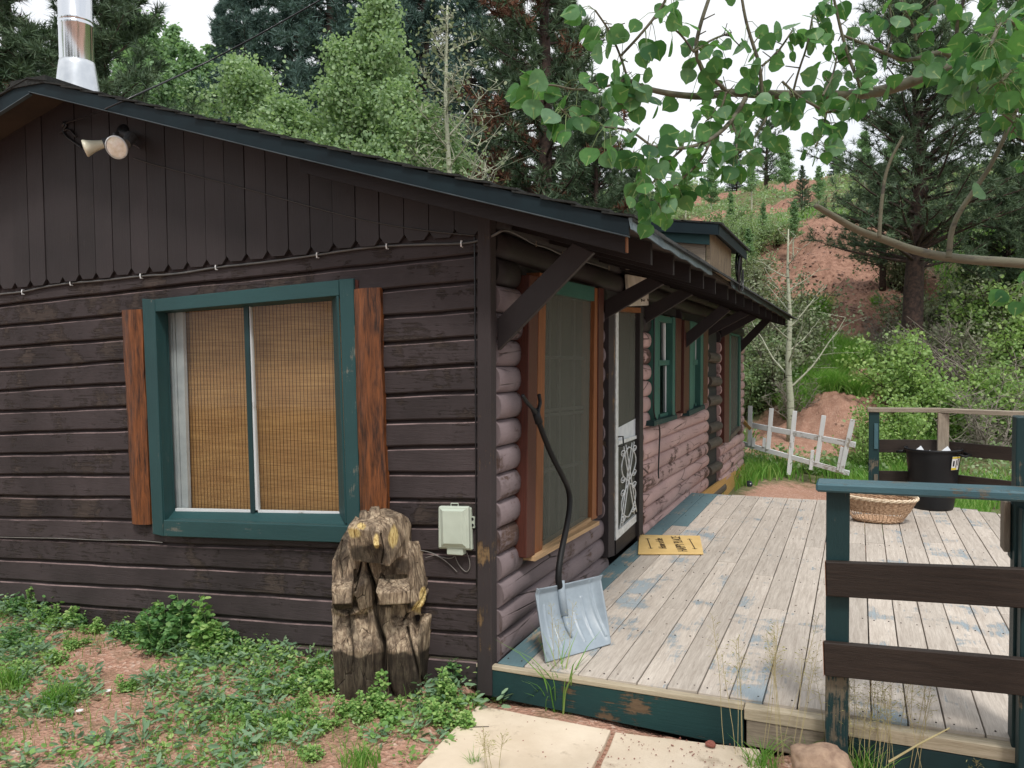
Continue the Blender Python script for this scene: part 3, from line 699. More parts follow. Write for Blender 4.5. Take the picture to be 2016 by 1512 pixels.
for q in ((329, 616, 337, 615, 344, 1004, 350, 1004), (339, 616, 343, 616, 352, 1004, 357, 1004), (345, 615, 359, 614, 359, 1004, 371, 1004)):
    bd(m, q[0:2], q[2:4], q[4:6], q[6:8], BY+.035, BY+.06, (0, 0, 1))
bd(m, (337, 616), (344, 615), (350, 1004), (359, 1004), BY+.045, BY+.06, (0, 0, 1))
m.build('inner_frame', 'white_vinyl', w0)
m = MB(); q = [G(*p, BY) for p in ((327, 616), (342, 1006), (673, 1012), (659, 590))]; m.face(q, .5); m.build('pane', 'window_glass', w0)
m = MB(); q = [G(*p, BY+.09) for p in ((352, 600), (366, 1016), (690, 1022), (678, 570))]
m.face(q, .5); bl = m.build('blind', 'bamboo_blind', w0)
m = MB()                                            # the blind's dark strings: pairs of cords and fine cross ties
a, b_, c2, d2 = [G(*p, BY+.084) for p in ((358, 604), (372, 1012), (684, 1016), (674, 574))]
n = 46
for i in range(n+1):
    for dx in (0.,):
        t = i/n; p0 = a.lerp(d2, t); p1 = b_.lerp(c2, t); p0.x += dx; p1.x += dx
        m.hexa([p0+Vector((-.0008, 0, 0)), p0+Vector((.0008, 0, 0)), p0+Vector((.0008, .0015, 0)), p0+Vector((-.0008, .0015, 0)), p1+Vector((-.0008, 0, 0)), p1+Vector((.0008, 0, 0)), p1+Vector((.0008, .0015, 0)), p1+Vector((-.0008, .0015, 0))], (0, 0, 1))
m.build('blind_cord', 'dark_stain', w0)
m = MB(); m.box(-2.3, -.7, .4, .42, .4, 2.0); m.build('room_back', 'inside_dark', cab)
def halflog(px4, yb, bul, nm, seg=9):
    m = MB(); a, b, c_, d_ = px4; r = random.random(); rows = []
    N = 26
    for i in range(N+1):
        t = i/N; row = []
        L = G(a[0]+(c_[0]-a[0])*t, a[1]+(c_[1]-a[1])*t, yb-bul*.5); R_ = G(b[0]+(d_[0]-b[0])*t, b[1]+(d_[1]-b[1])*t, yb-bul*.5)
        wob = .004*math.sin(t*9+a[0]); 
        for j in range(seg+1):
            s = j/seg; p = L.lerp(R_, s); p.x += wob*(.5 if j in (0, seg) else 1)+.003*math.sin(t*17)*(j == seg)
            p.y = yb-.012-bul*math.sin(math.pi*(.1+.8*s))**.8-.0015*math.sin(t*31+j); row.append(p)
        rows.append([Vector((row[0].x, yb, row[0].z))]+row+[Vector((row[-1].x, yb, row[-1].z))])
    K = len(rows[0])
    for i in range(N):
        for j in range(K-1):
            P = [rows[i][j], rows[i][j+1], rows[i+1][j+1], rows[i+1][j]]
            m.face(P, r, [(p.z, j_*.022) for p, j_ in zip(P, (j, j+1, j+1, j))])
    m.face(rows[0][::-1], r); m.face(rows[-1], r)
    return m.build(nm, 'shutter_log', cab, smooth=True)
halflog(((242, 611), (281, 609), (262, 1030), (299, 1032)), -.02, .035, 'shutter')
halflog(((698, 570), (748, 566), (711, 1024), (764, 1032)), -.02, .045, 'shutter')
m = MB(); bd(m, (696, 549), (704, 552), (697, 580), (705, 580), -.035, -.02, (0, 0, 1)); m.build('shutter_block', 'red_stain', cab)
# ================================================================ log-wall windows and door
def sbd(m, a0, a1, b0, b1, xf, xb, d=(0, 0, 1), rnd=None): return bd(m, a0, a1, b0, b1, xf, xb, d, P=S, ax=0, rnd=rnd)
def pane(px4, x, name, mat, par, k=.5):
    m = MB(); q = [S(*p, x) for p in px4]; m.face(q, k, [(p.y, p.z) for p in q]); return m.build(name, mat, par)
# big screened window
m = MB(); sbd(m, (1063, 536), (1076, 540), (1053, 1092), (1068, 1086), .075, -.02); sbd(m, (1172, 566), (1179, 568), (1166, 1024), (1176, 1020), .075, -.02)
sbd(m, (1076, 546), (1076, 556), (1173, 567), (1173, 577), .0, -.02, (0, 1, 0)); wb = m.build('window', 'orange_trim', cab, bevel=.003)
m = MB(); sbd(m, (1077, 545), (1077, 574), (1171.5, 566), (1170, 593), .07, 0, (0, 1, 0)); m.build('header', 'sash_green', wb)
m = MB(); sbd(m, (1054, 1096), (1054, 1105), (1180, 1026), (1180, 1033), .105, 0, (0, 1, 0)); sbd(m, (1069, 1080), (1069, 1092), (1166, 1018), (1166, 1025), .068, 0, (0, 1, 0)); m.build('sill', 'raw_trim', wb)
pane(((1069, 560), (1069, 1092), (1170, 1030), (1174, 585)), .045, 'fly_screen', 'fly_screen', wb)
m = MB()
for px in (1082, 1102, 1130, 1158): sbd(m, (px, 585), (px+3.5, 586), (px-3, 1072), (px+.5, 1072), .0, -.02)
for y0, y1 in ((700, 703), (806, 797), (815, 806), (925, 903)): sbd(m, (1072, y0), (1072, y0+6), (1170, y1), (1170, y1+6), .004, -.02, (0, 1, 0))
m.build('sash', 'grey_cable', wb)
pane(((1066, 570), (1066, 1098), (1172, 1030), (1176, 580)), -.012, 'pane', 'window_glass_dark', wb)
def curtain(y0, y1, z0, z1, x, par, mat='curtain'):
    m = MB(); n = 40
    for i in range(n):
        a, b = y0+(y1-y0)*i/n, y0+(y1-y0)*(i+1)/n; f = lambda y: x+.012*math.sin(y*60)+.008*math.sin(y*23)
        m.face([(f(a), a, z0), (f(b), b, z0), (f(b), b, z1), (f(a), a, z1)], .5)
    m.build('curtain', mat, par)
curtain(.4, 2.1, .3, 2.0, -.10, wb)
def shutterS(px4, xf=.085, xb=0., mat='red_stain'):
    m = MB(); sbd(m, px4[0], px4[1], px4[2], px4[3], xf, xb); m.build('shutter', mat, cab, bevel=.003)
shutterS(((1043, 541), (1061, 545), (1036, 1099), (1053, 1096)))
shutterS(((1179.5, 566), (1189, 568), (1177, 1016), (1186, 1012)))
shutterS(((1331, 625), (1342, 628), (1330, 812), (1340, 808))); shutterS(((1348, 630), (1358, 632), (1346, 814), (1357, 812)))
shutterS(((1386, 640), (1395, 642), (1385, 795), (1393, 793))); shutterS(((1427, 655), (1436, 657), (1426, 872), (1436, 870)))
# screen door
m = MB(); sbd(m, (1199, 600), (1211, 604), (1198, 1098), (1210, 1094), .075, -.02); m.build('door_post', 'corner_trim', cab, bevel=.003)
m = MB(); sbd(m, (1260.5, 600), (1267, 604), (1258.5, 1056), (1266, 1050), .07, -.02); m.build('door_post', 'brown_board', cab, bevel=.003)
m = MB(); sbd(m, (1220, 604), (1220, 612), (1262, 606), (1262, 616), .072, -.02, (0, 1, 0)); m.build('door_header', 'orange_trim', cab)
m = MB(); sbd(m, (1213, 600), (1218, 600), (1212, 1060), (1217, 1056), .045, .01); sbd(m, (1255, 612), (1260, 612), (1254, 1014), (1258.5, 1011), .045, .01)
sbd(m, (1218, 868), (1218, 876), (1254.5, 857), (1254.5, 863), .045, .01, (0, 1, 0)); sbd(m, (1213, 1048), (1213, 1064), (1258, 1008), (1258, 1022), .046, .008, (0, 1, 0))
door = m.build('screen_door', 'white_metal', cab)
m = MB(); sbd(m, (1213, 1062), (1213, 1092), (1258, 1021), (1258, 1050), .04, .005, (0, 1, 0)); m.build('kick_board', 'brown_board', door)
pane(((1217, 600), (1217, 1062), (1256, 1024), (1256, 612)), .03, 'fly_screen', 'fly_screen', door)
m = MB(); a = S(1217, 842, .034); b = S(1255, 822, .034); c2 = S(1255, 860, .034); d2 = S(1217, 872, .034); m.face([a, d2, c2, b], .5); m.build('pane', 'white_vinyl', door)
m = MB(); sbd(m, (1212, 600), (1260, 600), (1210, 1094), (1259, 1055), -.035, -.06); m.build('inner_door', 'dark_stain', cab)
def grill():
    m = MB(); A, B_, Cc, Dd = S(1218, 878, .05), S(1255, 864, .05), S(1254, 1008, .05), S(1217, 1046, .05)
    pt = lambda u, v: (A.lerp(B_, u)).lerp(Dd.lerp(Cc, u), v)+Vector((.004, 0, 0))
    def poly(f, n=22, r=.0055): m.tube([pt(*f(i/n)) for i in range(n+1)], r, 5)
    for s in (0, 1):
        X = (lambda u: u) if s == 0 else (lambda u: 1-u)
        poly(lambda t: (X(.22+.6*t), .02+.96*t), 8); poly(lambda t: (X(.34+.6*t), .02+.96*t), 8)
        poly(lambda t: (X(.5-.38*math.sin(t*math.pi)**.7), .06+.42*t))
        poly(lambda t: (X(.5-.38*math.sin(t*math.pi)**.7), .52+.42*t))
        for (cx, cy) in ((.2, .1), (.2, .42), (.2, .58), (.2, .9)):
            poly(lambda t: (X(cx+.13*(1-t*.7)*math.cos(t*9)), cy+.045*(1-t*.7)*math.sin(t*9)), 18, .0045)
    m.build('grill', 'white_metal', door, smooth=True)
grill()
m = MB(); p = S(1216, 868, .05); m.tube([p+Vector((.004, 0, .03)), p+Vector((.04, 0, .035)), p+Vector((.045, 0, -.035)), p+Vector((.004, 0, -.04))], .006, 6); m.build('door_handle', 'black_plastic', door)
m = MB(); m.box(.04, .062, S(1257, 650, .05).y, S(1257, 650, .05).y+.03, 1.60, 1.70); m.build('hinge', 'lamp_socket', door)
# the two small sash windows
def sashwin(fl, fr, top, bot, rail, xs=.05):
    m = MB()
    sbd(m, (fl, top), (fl+7, top+1), (fl-1, bot), (fl+6, bot-2), xs+.03, -.02)
    sbd(m, (fr-6, top+6), (fr, top+7), (fr-7, bot-8), (fr-1, bot-10), xs+.03, -.02)
    sbd(m, (fl+7, top+1), (fl+7, top+14), (fr-6, top+8), (fr-6, top+19), xs+.02, -.02, (0, 1, 0))
    wn_ = m.build('window', 'sash_green', cab, bevel=.002)
    m = MB(); sbd(m, (fl-2, bot-1), (fl-2, bot+9), (fr+2, bot-13), (fr+2, bot-5), xs+.06, 0, (0, 1, 0)); m.build('sill', 'teal_worn', wn_)
    m = MB(); sbd(m, (fl+7, rail), (fl+7, rail+11), (fr-6, rail), (fr-6, rail+9), xs-.0, 0, (0, 1, 0))
    sbd(m, (fl+7, bot-14), (fl+7, bot-3), (fr-6, bot-21), (fr-6, bot-11), xs-.01, 0, (0, 1, 0))
    sbd(m, (fl+7, top+14), (fl+10, top+14), (fl+6, bot-4), (fl+9, bot-5), xs-.01, 0); sbd(m, (fr-10, top+18), (fr-6, top+19), (fr-11, bot-12), (fr-7, bot-13), xs-.01, 0)
    m.build('sash', 'sash_green', wn_)
    m = MB(); mid = (fl+fr)/2-1; sbd(m, (mid-1, top+14), (mid+1, top+14), (mid-1, rail), (mid+1, rail), xs-.02, .0); sbd(m, (mid+1, rail+11), (mid+3.5, rail+11), (mid+1, bot-8), (mid+3.5, bot-8), xs-.03, -.005); m.build('muntin', 'picket_white', wn_)
    pane(((fl+6, top+8), (fl+5, bot), (fr-6, bot-14), (fr-5, top+14)), xs-.035, 'pane', 'window_glass_dark', wn_)
    y0, y1 = S(fl, 700, 0).y, S(fr, 700, 0).y; curtain(y0-.1, y1+.2, .7, 1.95, -.08, wn_)
sashwin(1290, 1331, 618, 830, 709); sashwin(1359, 1386, 632, 810, 708)
# far screened window
m = MB(); sbd(m, (1436.5, 657), (1439, 657), (1436, 870), (1438, 869), .06, 0); sbd(m, (1456, 662), (1458.5, 662), (1455, 846), (1458, 844), .06, 0)
sbd(m, (1437, 655), (1437, 659), (1458, 660), (1458, 664), .06, 0, (0, 1, 0)); wc = m.build('window', 'sash_green', cab); pane(((1438, 657), (1438, 868), (1456, 846), (1456, 662)), .035, 'fly_screen', 'fly_screen', wc); curtain(8.2, 9.7, .2, 1.8, -.05, wc)
m = MB(); sbd(m, (1438, 858), (1438, 868), (1457, 838), (1457, 846), .065, 0, (0, 1, 0)); m.build('sill', 'log_grey', wc)
# stove pipe on the roof
cp = G(153, 172, .5); cx, cy = cp.x, cp.y; zb = G(153, 176, .5).z
ch = thing('stove_chimney', 'shiny metal stove chimney pipe with flared collar standing on the shingle roof', 'chimney', (cx, cy, zb))
rr = 62*pix((cx, cy, zb))[2]/F/2
m = MB(); m.lathe([(rr, -.05), (rr, .42), (rr+.004, .425), (rr+.004, .44), (rr, .445), (rr, .452), (rr+.003, .455), (rr+.003, .47), (rr, .475), (rr, 1.35), (rr+.004, 1.355), (rr+.004, 1.37), (rr, 1.375), (rr, 1.8)], 48, ORG[ch]); m.build('pipe', 'stove_pipe', ch, smooth=True)
m = MB(); m.lathe([(rr*1.32, -.08), (rr*1.27, .0), (rr*1.08, .15), (rr*1.03, .185), (rr*1.0, .186)], 48, ORG[ch]); m.build('collar', 'galvanised', ch, smooth=True)
m = MB(); m.lathe([(rr*.9, 1.8), (rr*.9, 1.9), (rr*1.4, 1.92), (rr*1.4, 1.95), (.01, 2.05)], 32, ORG[ch]); m.build('cap', 'stove_pipe', ch, smooth=True)
# ================================================================ deck
DX = 3.12
deck = thing('wooden_deck', 'weathered wooden deck with worn blue paint and dark teal edge board beside the log wall', 'deck', (1.5, 2.5, 0))
def deckfar(x): return 5.2 if x < 2.52 else 5.2-(x-2.52)*.58
def deck_boards():
    m = MB(); mb_ = MB(); x = .045; i = 0
    while x < DX:
        wd = .142+random.uniform(-.004, .006); x1 = x+wd-.006
        y = -.006+random.uniform(-.004, .004); yf = deckfar(x)
        while y < yf-.01:
            y1 = y+random.uniform(.9, 2.8) if i > 0 else y+3.
            if yf-y1 < .5: y1 = yf+random.uniform(-.006, .006)
            z = random.uniform(-.003, .001); t = mb_ if (i == 0 or (i == 1 and y1 > 4)) else m
            cup = .002
            t.hexa([(x, y, -.034+z), (x1, y, -.034+z), (x1, y, z), (x, y, z), (x+.001, y1-.004, -.034+z), (x1+.001, y1-.004, -.034+z), (x1+.001, y1-.004, z+.0005), (x+.001, y1-.004, z)], (0, 1, 0))
            y = y1
        x += wd; i += 1
    mb_.build('deck_boards', 'deck_blue', deck, bevel=.0025)
    m.sw = len(m.Fc)                                 # nail heads
    x = .045+.03
    while x < DX:
        for y in (.05, .7, 1.35, 2.0, 2.65, 3.3, 3.95, 4.6, 5.05):
            for dx in (0, .08):
                if y < deckfar(x)-.05: m.lathe([(.0001, .0015), (.0045, .001), (.005, -.002)], 6, (x+dx+random.uniform(-.006, .006), y+random.uniform(-.012, .012), .001))
        x += .142
    m.build('deck_boards', ('deck_wood', 'dark_stain'), deck, bevel=.002)
deck_boards()
m = MB()
m.hexa([(-.06, -.042, -.030), (-.06, -.002, -.030), (-.06, -.002, -.008), (-.06, -.042, -.008), (1.236, -.042, -.04), (1.236, -.002, -.04), (1.236, -.002, -.012), (1.236, -.042, -.012)], (1, 0, 0), .4)
m.hexa([(1.24, -.055, -.075), (1.24, -.002, -.06), (1.24, -.002, -.014), (1.24, -.055, -.020), (DX, -.055, -.085), (DX, -.002, -.07), (DX, -.002, -.014), (DX, -.055, -.022)], (1, 0, 0), .7)
m.build('edge_strip', 'deck_edge', deck, bevel=.004)
m = MB(); m.hexa([(-.06, -.038, -.165), (-.06, -.004, -.165), (-.06, -.004, -.0305), (-.06, -.038, -.0305), (1.236, -.038, -.212), (1.236, -.004, -.212), (1.236, -.004, -.041), (1.236, -.038, -.041)], (1, 0, 0), .4)
m.build('edge_board', 'deck_fascia', deck, bevel=.004)
m = MB(); m.hexa([(1.25, -.05, -.19), (1.25, -.008, -.19), (1.25, -.008, -.063), (1.25, -.05, -.076), (1.572, -.05, -.2), (1.572, -.008, -.2), (1.572, -.008, -.063), (1.572, -.05, -.077)], (1, 0, 0), .4); m.build('edge_board', 'grey_wood', deck, bevel=.004)
m = MB(); m.hexa([(1.672, -.05, -.25), (1.672, -.008, -.25), (1.672, -.008, -.066), (1.672, -.05, -.079), (DX, -.05, -.27), (DX, -.008, -.27), (DX, -.008, -.074), (DX, -.05, -.087)], (1, 0, 0), .8); m.build('edge_board', 'teal_worn', deck, bevel=.004)
m = MB()
for x in (.1, .9, 1.7, 2.5, 3.05): m.box(x, x+.04, .02, 4.8, -.20, -.04)
for y in (.1, 2.4, 4.6): m.box(.06, DX, y, y+.04, -.30, -.205)
m.build('joist', 'dark_stain', deck)
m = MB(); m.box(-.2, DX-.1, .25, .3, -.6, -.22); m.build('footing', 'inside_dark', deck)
# ================================================================ near railing
rl = thing('deck_railing', 'front deck railing with pale teal cap, dark stained rails and two teal posts', 'railing', (1.62, -.04, -.2))
def zcol(y, ztop, x0, x1, y0, y1, z0, mat, nm, par, lean=0.):
    m = MB(); m.hexa([(x0, y0, z0), (x1, y0, z0), (x1, y1, z0), (x0, y1, z0), (x0+lean, y0, ztop), (x1+lean, y0, ztop), (x1+lean, y1, ztop), (x0+lean, y1, ztop)], (0, 0, 1)); return m.build(nm, mat, par, bevel=.004)
yp0, yp1 = -.14, -.054
a = G(1626.5, 1000, yp0); b = G(1673, 1000, yp0)
zcol(0, G(1650, 968, yp0).z, a.x, b.x, yp0, yp1, -.32, 'teal_worn', 'post', rl)
RYf = -.176
m = MB(); bd(m, (1625, 1106), (1627, 1174), (2030, 1121), (2030, 1199), RYf, yp0-.002, (1, 0, 0)); m.build('rail', 'dark_stain', rl, bevel=.004); m = MB(); bd(m, (1621, 1265), (1623, 1331), (2030, 1300), (2030, 1372), RYf, yp0-.002, (1, 0, 0))
m.build('rail', 'dark_stain', rl, bevel=.004)
m = MB(); bd(m, (1623.6, 1106), (1625.6, 1174), (1624.6, 1106), (1626.6, 1174), RYf+.001, yp0-.003, (0, 0, 1)); m.build('rail_end', 'orange_trim', rl); m = MB(); bd(m, (1619.6, 1265), (1621.6, 1331), (1620.6, 1265), (1622.6, 1331), RYf+.001, yp0-.003, (0, 0, 1)); m.build('rail_end', 'orange_trim', rl)
f0, f1 = G(1606, 951, -.19), G(1606, 968.5, -.19); g0, g1 = G(2040, 969, -.19), G(2040, 990, -.19)
m = MB(); ybk = -.05
def bky(v, y): v = v.copy(); v.y = y; return v
m.hexa([f1, bky(f1, ybk), bky(f0, ybk), f0, g1, bky(g1, ybk), bky(g0, ybk), g0], (1, 0, 0), .5)
m.build('cap_rail', 'teal_cap', rl, bevel=.008)
a = G(1997, 819, .0)
zcol(0, a.z, a.x, a.x+.09, -.046, .05, -.3, 'teal_worn', 'post', rl)
a = G(2006, 1200, -.1); zcol(0, .93, a.x, a.x+.09, -.137, -.06, -.45, 'teal_worn', 'post', rl)
a = G(1975, 1000, .02); b = G(1989, 1000, .02); zt = G(1975, 985, .02).z; zb_ = G(1980, 1085, .02).z
zcol(0, zt, a.x, b.x, .0, .09, zb_, 'grey_wood', 'bracket', rl); zcol(0, zt-.01, b.x+.001, a.x+.085, .01, .08, zb_-.03, 'teal_worn', 'bracket', rl)
# ================================================================ far railing
fr = thing('corner_railing', 'far deck corner railing with grey unpainted cap and dark brown boards behind the bin', 'railing', (1.84, 5.16, 0))
c0 = Vector((1.775, 5.15, 0)); c1 = Vector((2.445, 5.165, 0)); c3_ = Vector((3.75, 4.42, 0)); zc = G(1711, 803, 5.12).z
m = MB(); m.beam((c0.x, 5.15, zc-.02), (c1.x-.02, 5.165, zc-.014), .12, .04); m.build('cap_rail', 'grey_wood', fr, bevel=.003)
m = MB(); m.beam((c1.x-.02, 5.165, zc-.016), (c3_.x, c3_.y, zc-.002), .12, .04); m.build('cap_rail', 'grey_wood', fr, bevel=.003)
p = zcol(0, zc-.042, 1.79, 1.885, 5.11, 5.20, -.5, 'teal_worn', 'post', fr)
m = MB(); m.box(1.84, 1.875, 5.098, 5.109, .55, .80); m.build('hinge_plate', 'teal_cap', fr); m = MB(); m.box(1.84, 1.875, 5.098, 5.109, .10, .3); m.build('hinge_plate', 'teal_cap', fr)
zcol(0, zc-.04, 2.395, 2.49, 5.10, 5.19, -.5, 'grey_wood', 'post', fr); zcol(0, zc, 3.65, 3.74, 4.42, 4.51, -.6, 'teal_worn', 'post', fr)
for z0, z1 in ((.505, .63), (.20, .32)):
    m = MB(); m.beam((1.886, 5.215, (z0+z1)/2), (2.42, 5.215, (z0+z1)/2+.015), .03, z1-z0); m.build('rail', 'dark_stain', fr); m = MB(); m.beam((2.49, 5.185, (z0+z1)/2+.005), (3.7, 4.49, (z0+z1)/2-.01), .03, z1-z0)
    m.build('rail', 'dark_stain', fr)
# ================================================================ trash bin
bc = D(1836, 1000); bz = 0.002
zt = on(1829, 881, 1, bc.y).z; r0 = (on(1878, 950, 1, bc.y)-on(1795, 950, 1, bc.y)).length/2; r1 = (on(1889, 881, 1, bc.y)-on(1769, 881, 1, bc.y)).length/2*.97
tb = thing('trash_bin', 'large round black plastic trash bin with side handles and a yellow and white sticker', 'bin', (bc.x, bc.y, bz))
m = MB(); o = ORG[tb]; h = zt-bz
m.lathe([(.001, 0), (r0*.96, 0), (r0, .02), (r0+(r1-r0)*.25, h*.3), (r0+(r1-r0)*.62, h*.75), (r0+(r1-r0)*.66, h*.76), (r1*.93, h*.94), (r1*.93, h*.955), (r1*.99, h*.96), (r1, h*.985), (r1*.985, h), (r1*.94, h*.99), (r1*.92, h*.93), (r0*.9, .03), (.001, .03)], 48, o); m.build('body', 'black_plastic', tb, smooth=True)
for s in (-1, 1):
    m = MB(); dr = Vector((.93*s, -.35*s, 0)).normalized(); sd = Vector((-dr.y, dr.x, 0)); b0 = o+Vector((0, 0, h*.93))+dr*r1*.95
    m.tube([b0-sd*.09, b0-sd*.085+dr*.06-Vector((0, 0, .015)), b0+sd*.085+dr*.06-Vector((0, 0, .015)), b0+sd*.09], .012, 8); m.build('handle', 'black_plastic', tb, smooth=True)
def stick(z0, z1, a0, a1, nm, mat, off):
    m = MB(); n = 6
    rad_at = lambda z: r0+(r1-r0)*(.62+(z-.75)*(.31/.19)*.9) if z > .75 else r0+(r1-r0)*(.25+(z-.3)*.37/.45)
    for i in range(n):
        t0, t1 = a0+(a1-a0)*i/n, a0+(a1-a0)*(i+1)/n
        P = [o+Vector(((rad_at(z)+off)*math.cos(t), (rad_at(z)+off)*math.sin(t), z*h)) for z, t in ((z0, t0), (z0, t1), (z1, t1), (z1, t0))]
        m.face(P, .5)
    m.build(nm, mat, tb)
A0, A1 = -.95, -.55
stick(.68, .90, A0, A1, 'sticker', 'label_white', .010); stick(.87, .895, A0, A1, 'sticker_band', 'label_yellow', .0125); stick(.685, .715, A0, A0+.26, 'sticker_band', 'label_yellow', .0125)
stick(.74, .83, A0+.05, A0+.13, 'sticker_print', 'inside_dark', .0125); stick(.72, .84, A0+.2, A0+.25, 'sticker_print', 'inside_dark', .0125); stick(.75, .86, A0+.30, A0+.34, 'sticker_print', 'inside_dark', .0125)
m = MB(); 
for (dx, dy, s) in ((-.12, -.02, .05), (.1, -.08, .06), (.02, .1, .05)):
    q = o+Vector((dx, dy, h*.93)); m.face([q+Vector((-s, 0, 0)), q+Vector((s, .02, 0)), q+Vector((s*.3, .03, s*1.1))], .5); m.face([q+Vector((s, .02, 0)), q+Vector((s*.9, .08, .0)), q+Vector((s*.3, .03, s*1.1))], .5)
m.lathe([(.001, h*.88), (r1*.9, h*.9)], 20, o)
m.build('bin_liner', 'bag_white' , tb)
# ================================================================ wicker basket
kc = D(1733, 1032); kc = Vector((kc.x-.02, kc.y+.12, .003))
bk = thing('wicker_basket', 'oval woven wicker basket on the deck behind the railing', 'basket', kc)
def basket():
    A0_, B0_, A1_, B1_, hh = .19, .125, .315, .215, .215; N = 46
    def P(t, v, dr=0.):
        a = A0_+(A1_-A0_)*v**.75+dr; b = B0_+(B1_-B0_)*v**.75+dr
        return kc+Vector((a*math.cos(t), b*math.sin(t), .01+hh*v+.012*math.cos(t-2.6)*v))
    m = MB()
    for i in range(N):
        t = 2*math.pi*i/N; m.tube([P(t+.02*math.sin(i), v/6) for v in range(7)], .0042, 4)
    m.build('stakes', 'wicker', bk)
    m = MB()
    for r in range(17):
        v = .42+.033*r+random.uniform(-.004, .004); pts = []
        for q in range(N*2+1):
            t = math.pi*q/N; pts.append(P(t, v+.004*math.sin(q*1.3+r), .006*(1 if (q//2+r) % 2 else -1)*(1 if q % 2 == 0 else 0)+.0))
        m.tube(pts, .0052, 4, cap=False)
    for r in range(3): m.tube([P(math.pi*q/N, .03*r+.01, .005*(1 if (q//2+r) % 2 else -1)*(q % 2 == 0)) for q in range(N*2+1)], .006, 4, cap=False)
    for k in range(5):
        m.tube([kc+Vector((x, .11*(k-2)/2, .012)) for x in (-.17+.03*abs(k-2), .17-.03*abs(k-2))], .008, 5)
    m.build('weave', 'wicker', bk)
    m = MB()
    for s in range(3):
        m.tube([P(math.pi*q/40, 1.0+.05*math.sin(q*.9+s*2.1), .011*math.cos(q*.9+s*2.1)) for q in range(81)], .0085, 5, cap=False)
    m.build('rim', 'wicker_pale', bk)
    m = MB(); m.lathe([(.001, .006), (.18, .008), (.19, .02)], 24, kc, sy=.66); m.build('base', 'wicker', bk)
basket()
# ================================================================ doormat
mc = [D(1258, 1056), D(1378, 1058), D(1385, 1093), D(1256, 1093)]
cen = sum(mc, Vector())/4; e1 = ((mc[1]-mc[0])+(mc[2]-mc[3])).normalized(); Wm = (mc[1]-mc[0]).length*.5+(mc[2]-mc[3]).length*.5; Hm = ((mc[0]-mc[3]).length+(mc[1]-mc[2]).length)/2
e2 = Vector((-e1.y, e1.x, 0))
dmat = thing('doormat', 'tan coir doormat with dark lettering lying on the deck before the screen door', 'doormat', cen+Vector((0, 0, .002)))
m = MB(); ns = 10
cr = [mc[0]+Vector((0, 0, .003)), mc[1]+Vector((0, 0, .003)), mc[2]+Vector((0, 0, .003)), mc[3]+Vector((0, 0, .003))]
m.hexa([cr[3], cr[2], cr[1], cr[0], cr[3]+Vector((0, 0, .012)), cr[2]+Vector((0, 0, .012)), cr[1]+Vector((0, 0, .012)), cr[0]+Vector((0, 0, .012))], (0, 0, 1), .5)
m.build('mat', 'coir', dmat, bevel=.003)
def text_mesh(txt, size, M, name, mat, parent, shear=0., sx=1.):
    cu = bpy.data.curves.new('t', 'FONT'); cu.body = txt; cu.size = size; cu.align_x = 'CENTER'; cu.align_y = 'CENTER'; cu.shear = shear; cu.extrude = .0008
    ob = bpy.data.objects.new('t', cu); COL.objects.link(ob); bpy.context.view_layer.update()
    me = bpy.data.meshes.new_from_object(ob.evaluated_get(bpy.context.evaluated_depsgraph_get())); bpy.data.objects.remove(ob)
    me.materials.clear(); me.transform(M @ Matrix.Diagonal((sx, 1, 1, 1))); a = me.attributes.new('rnd', 'FLOAT', 'FACE')
    return link(name, me, mat, parent)
def matM(u, v):   # text reads away from the front edge (towards +y), letter tops to the left
    o = cen+e1*u+e2*v+Vector((0, 0, .0165)); xd = e2; yd_ = -e1
    return Matrix(((xd.x, yd_.x, 0, o.x), (xd.y, yd_.y, 0, o.y), (0, 0, 1, o.z), (0, 0, 0, 1)))
text_mesh('HAPPY PLACE', .105, matM(.075*Wm/.5, -.0), 'lettering', 'ink', dmat, 0, .78)
text_mesh('Home of the', .085, matM(-.07*Wm/.5, -.0), 'lettering', 'ink', dmat, .4, .8)
for u in (-.165*Wm/.5, .175*Wm/.5):
    m = MB(); q = cen+e1*u+Vector((0, 0, .0168)); m.beam(q-e2*.17, q+e2*.17, .007, .001); 
    for s in (-1, 1):
        e = q+e2*.17*s; m.beam(e, e+e1*.018-e2*.02*s, .004, .001); m.beam(e, e-e1*.018-e2*.02*s, .004, .001)
    m.build('arrow', 'ink', dmat)
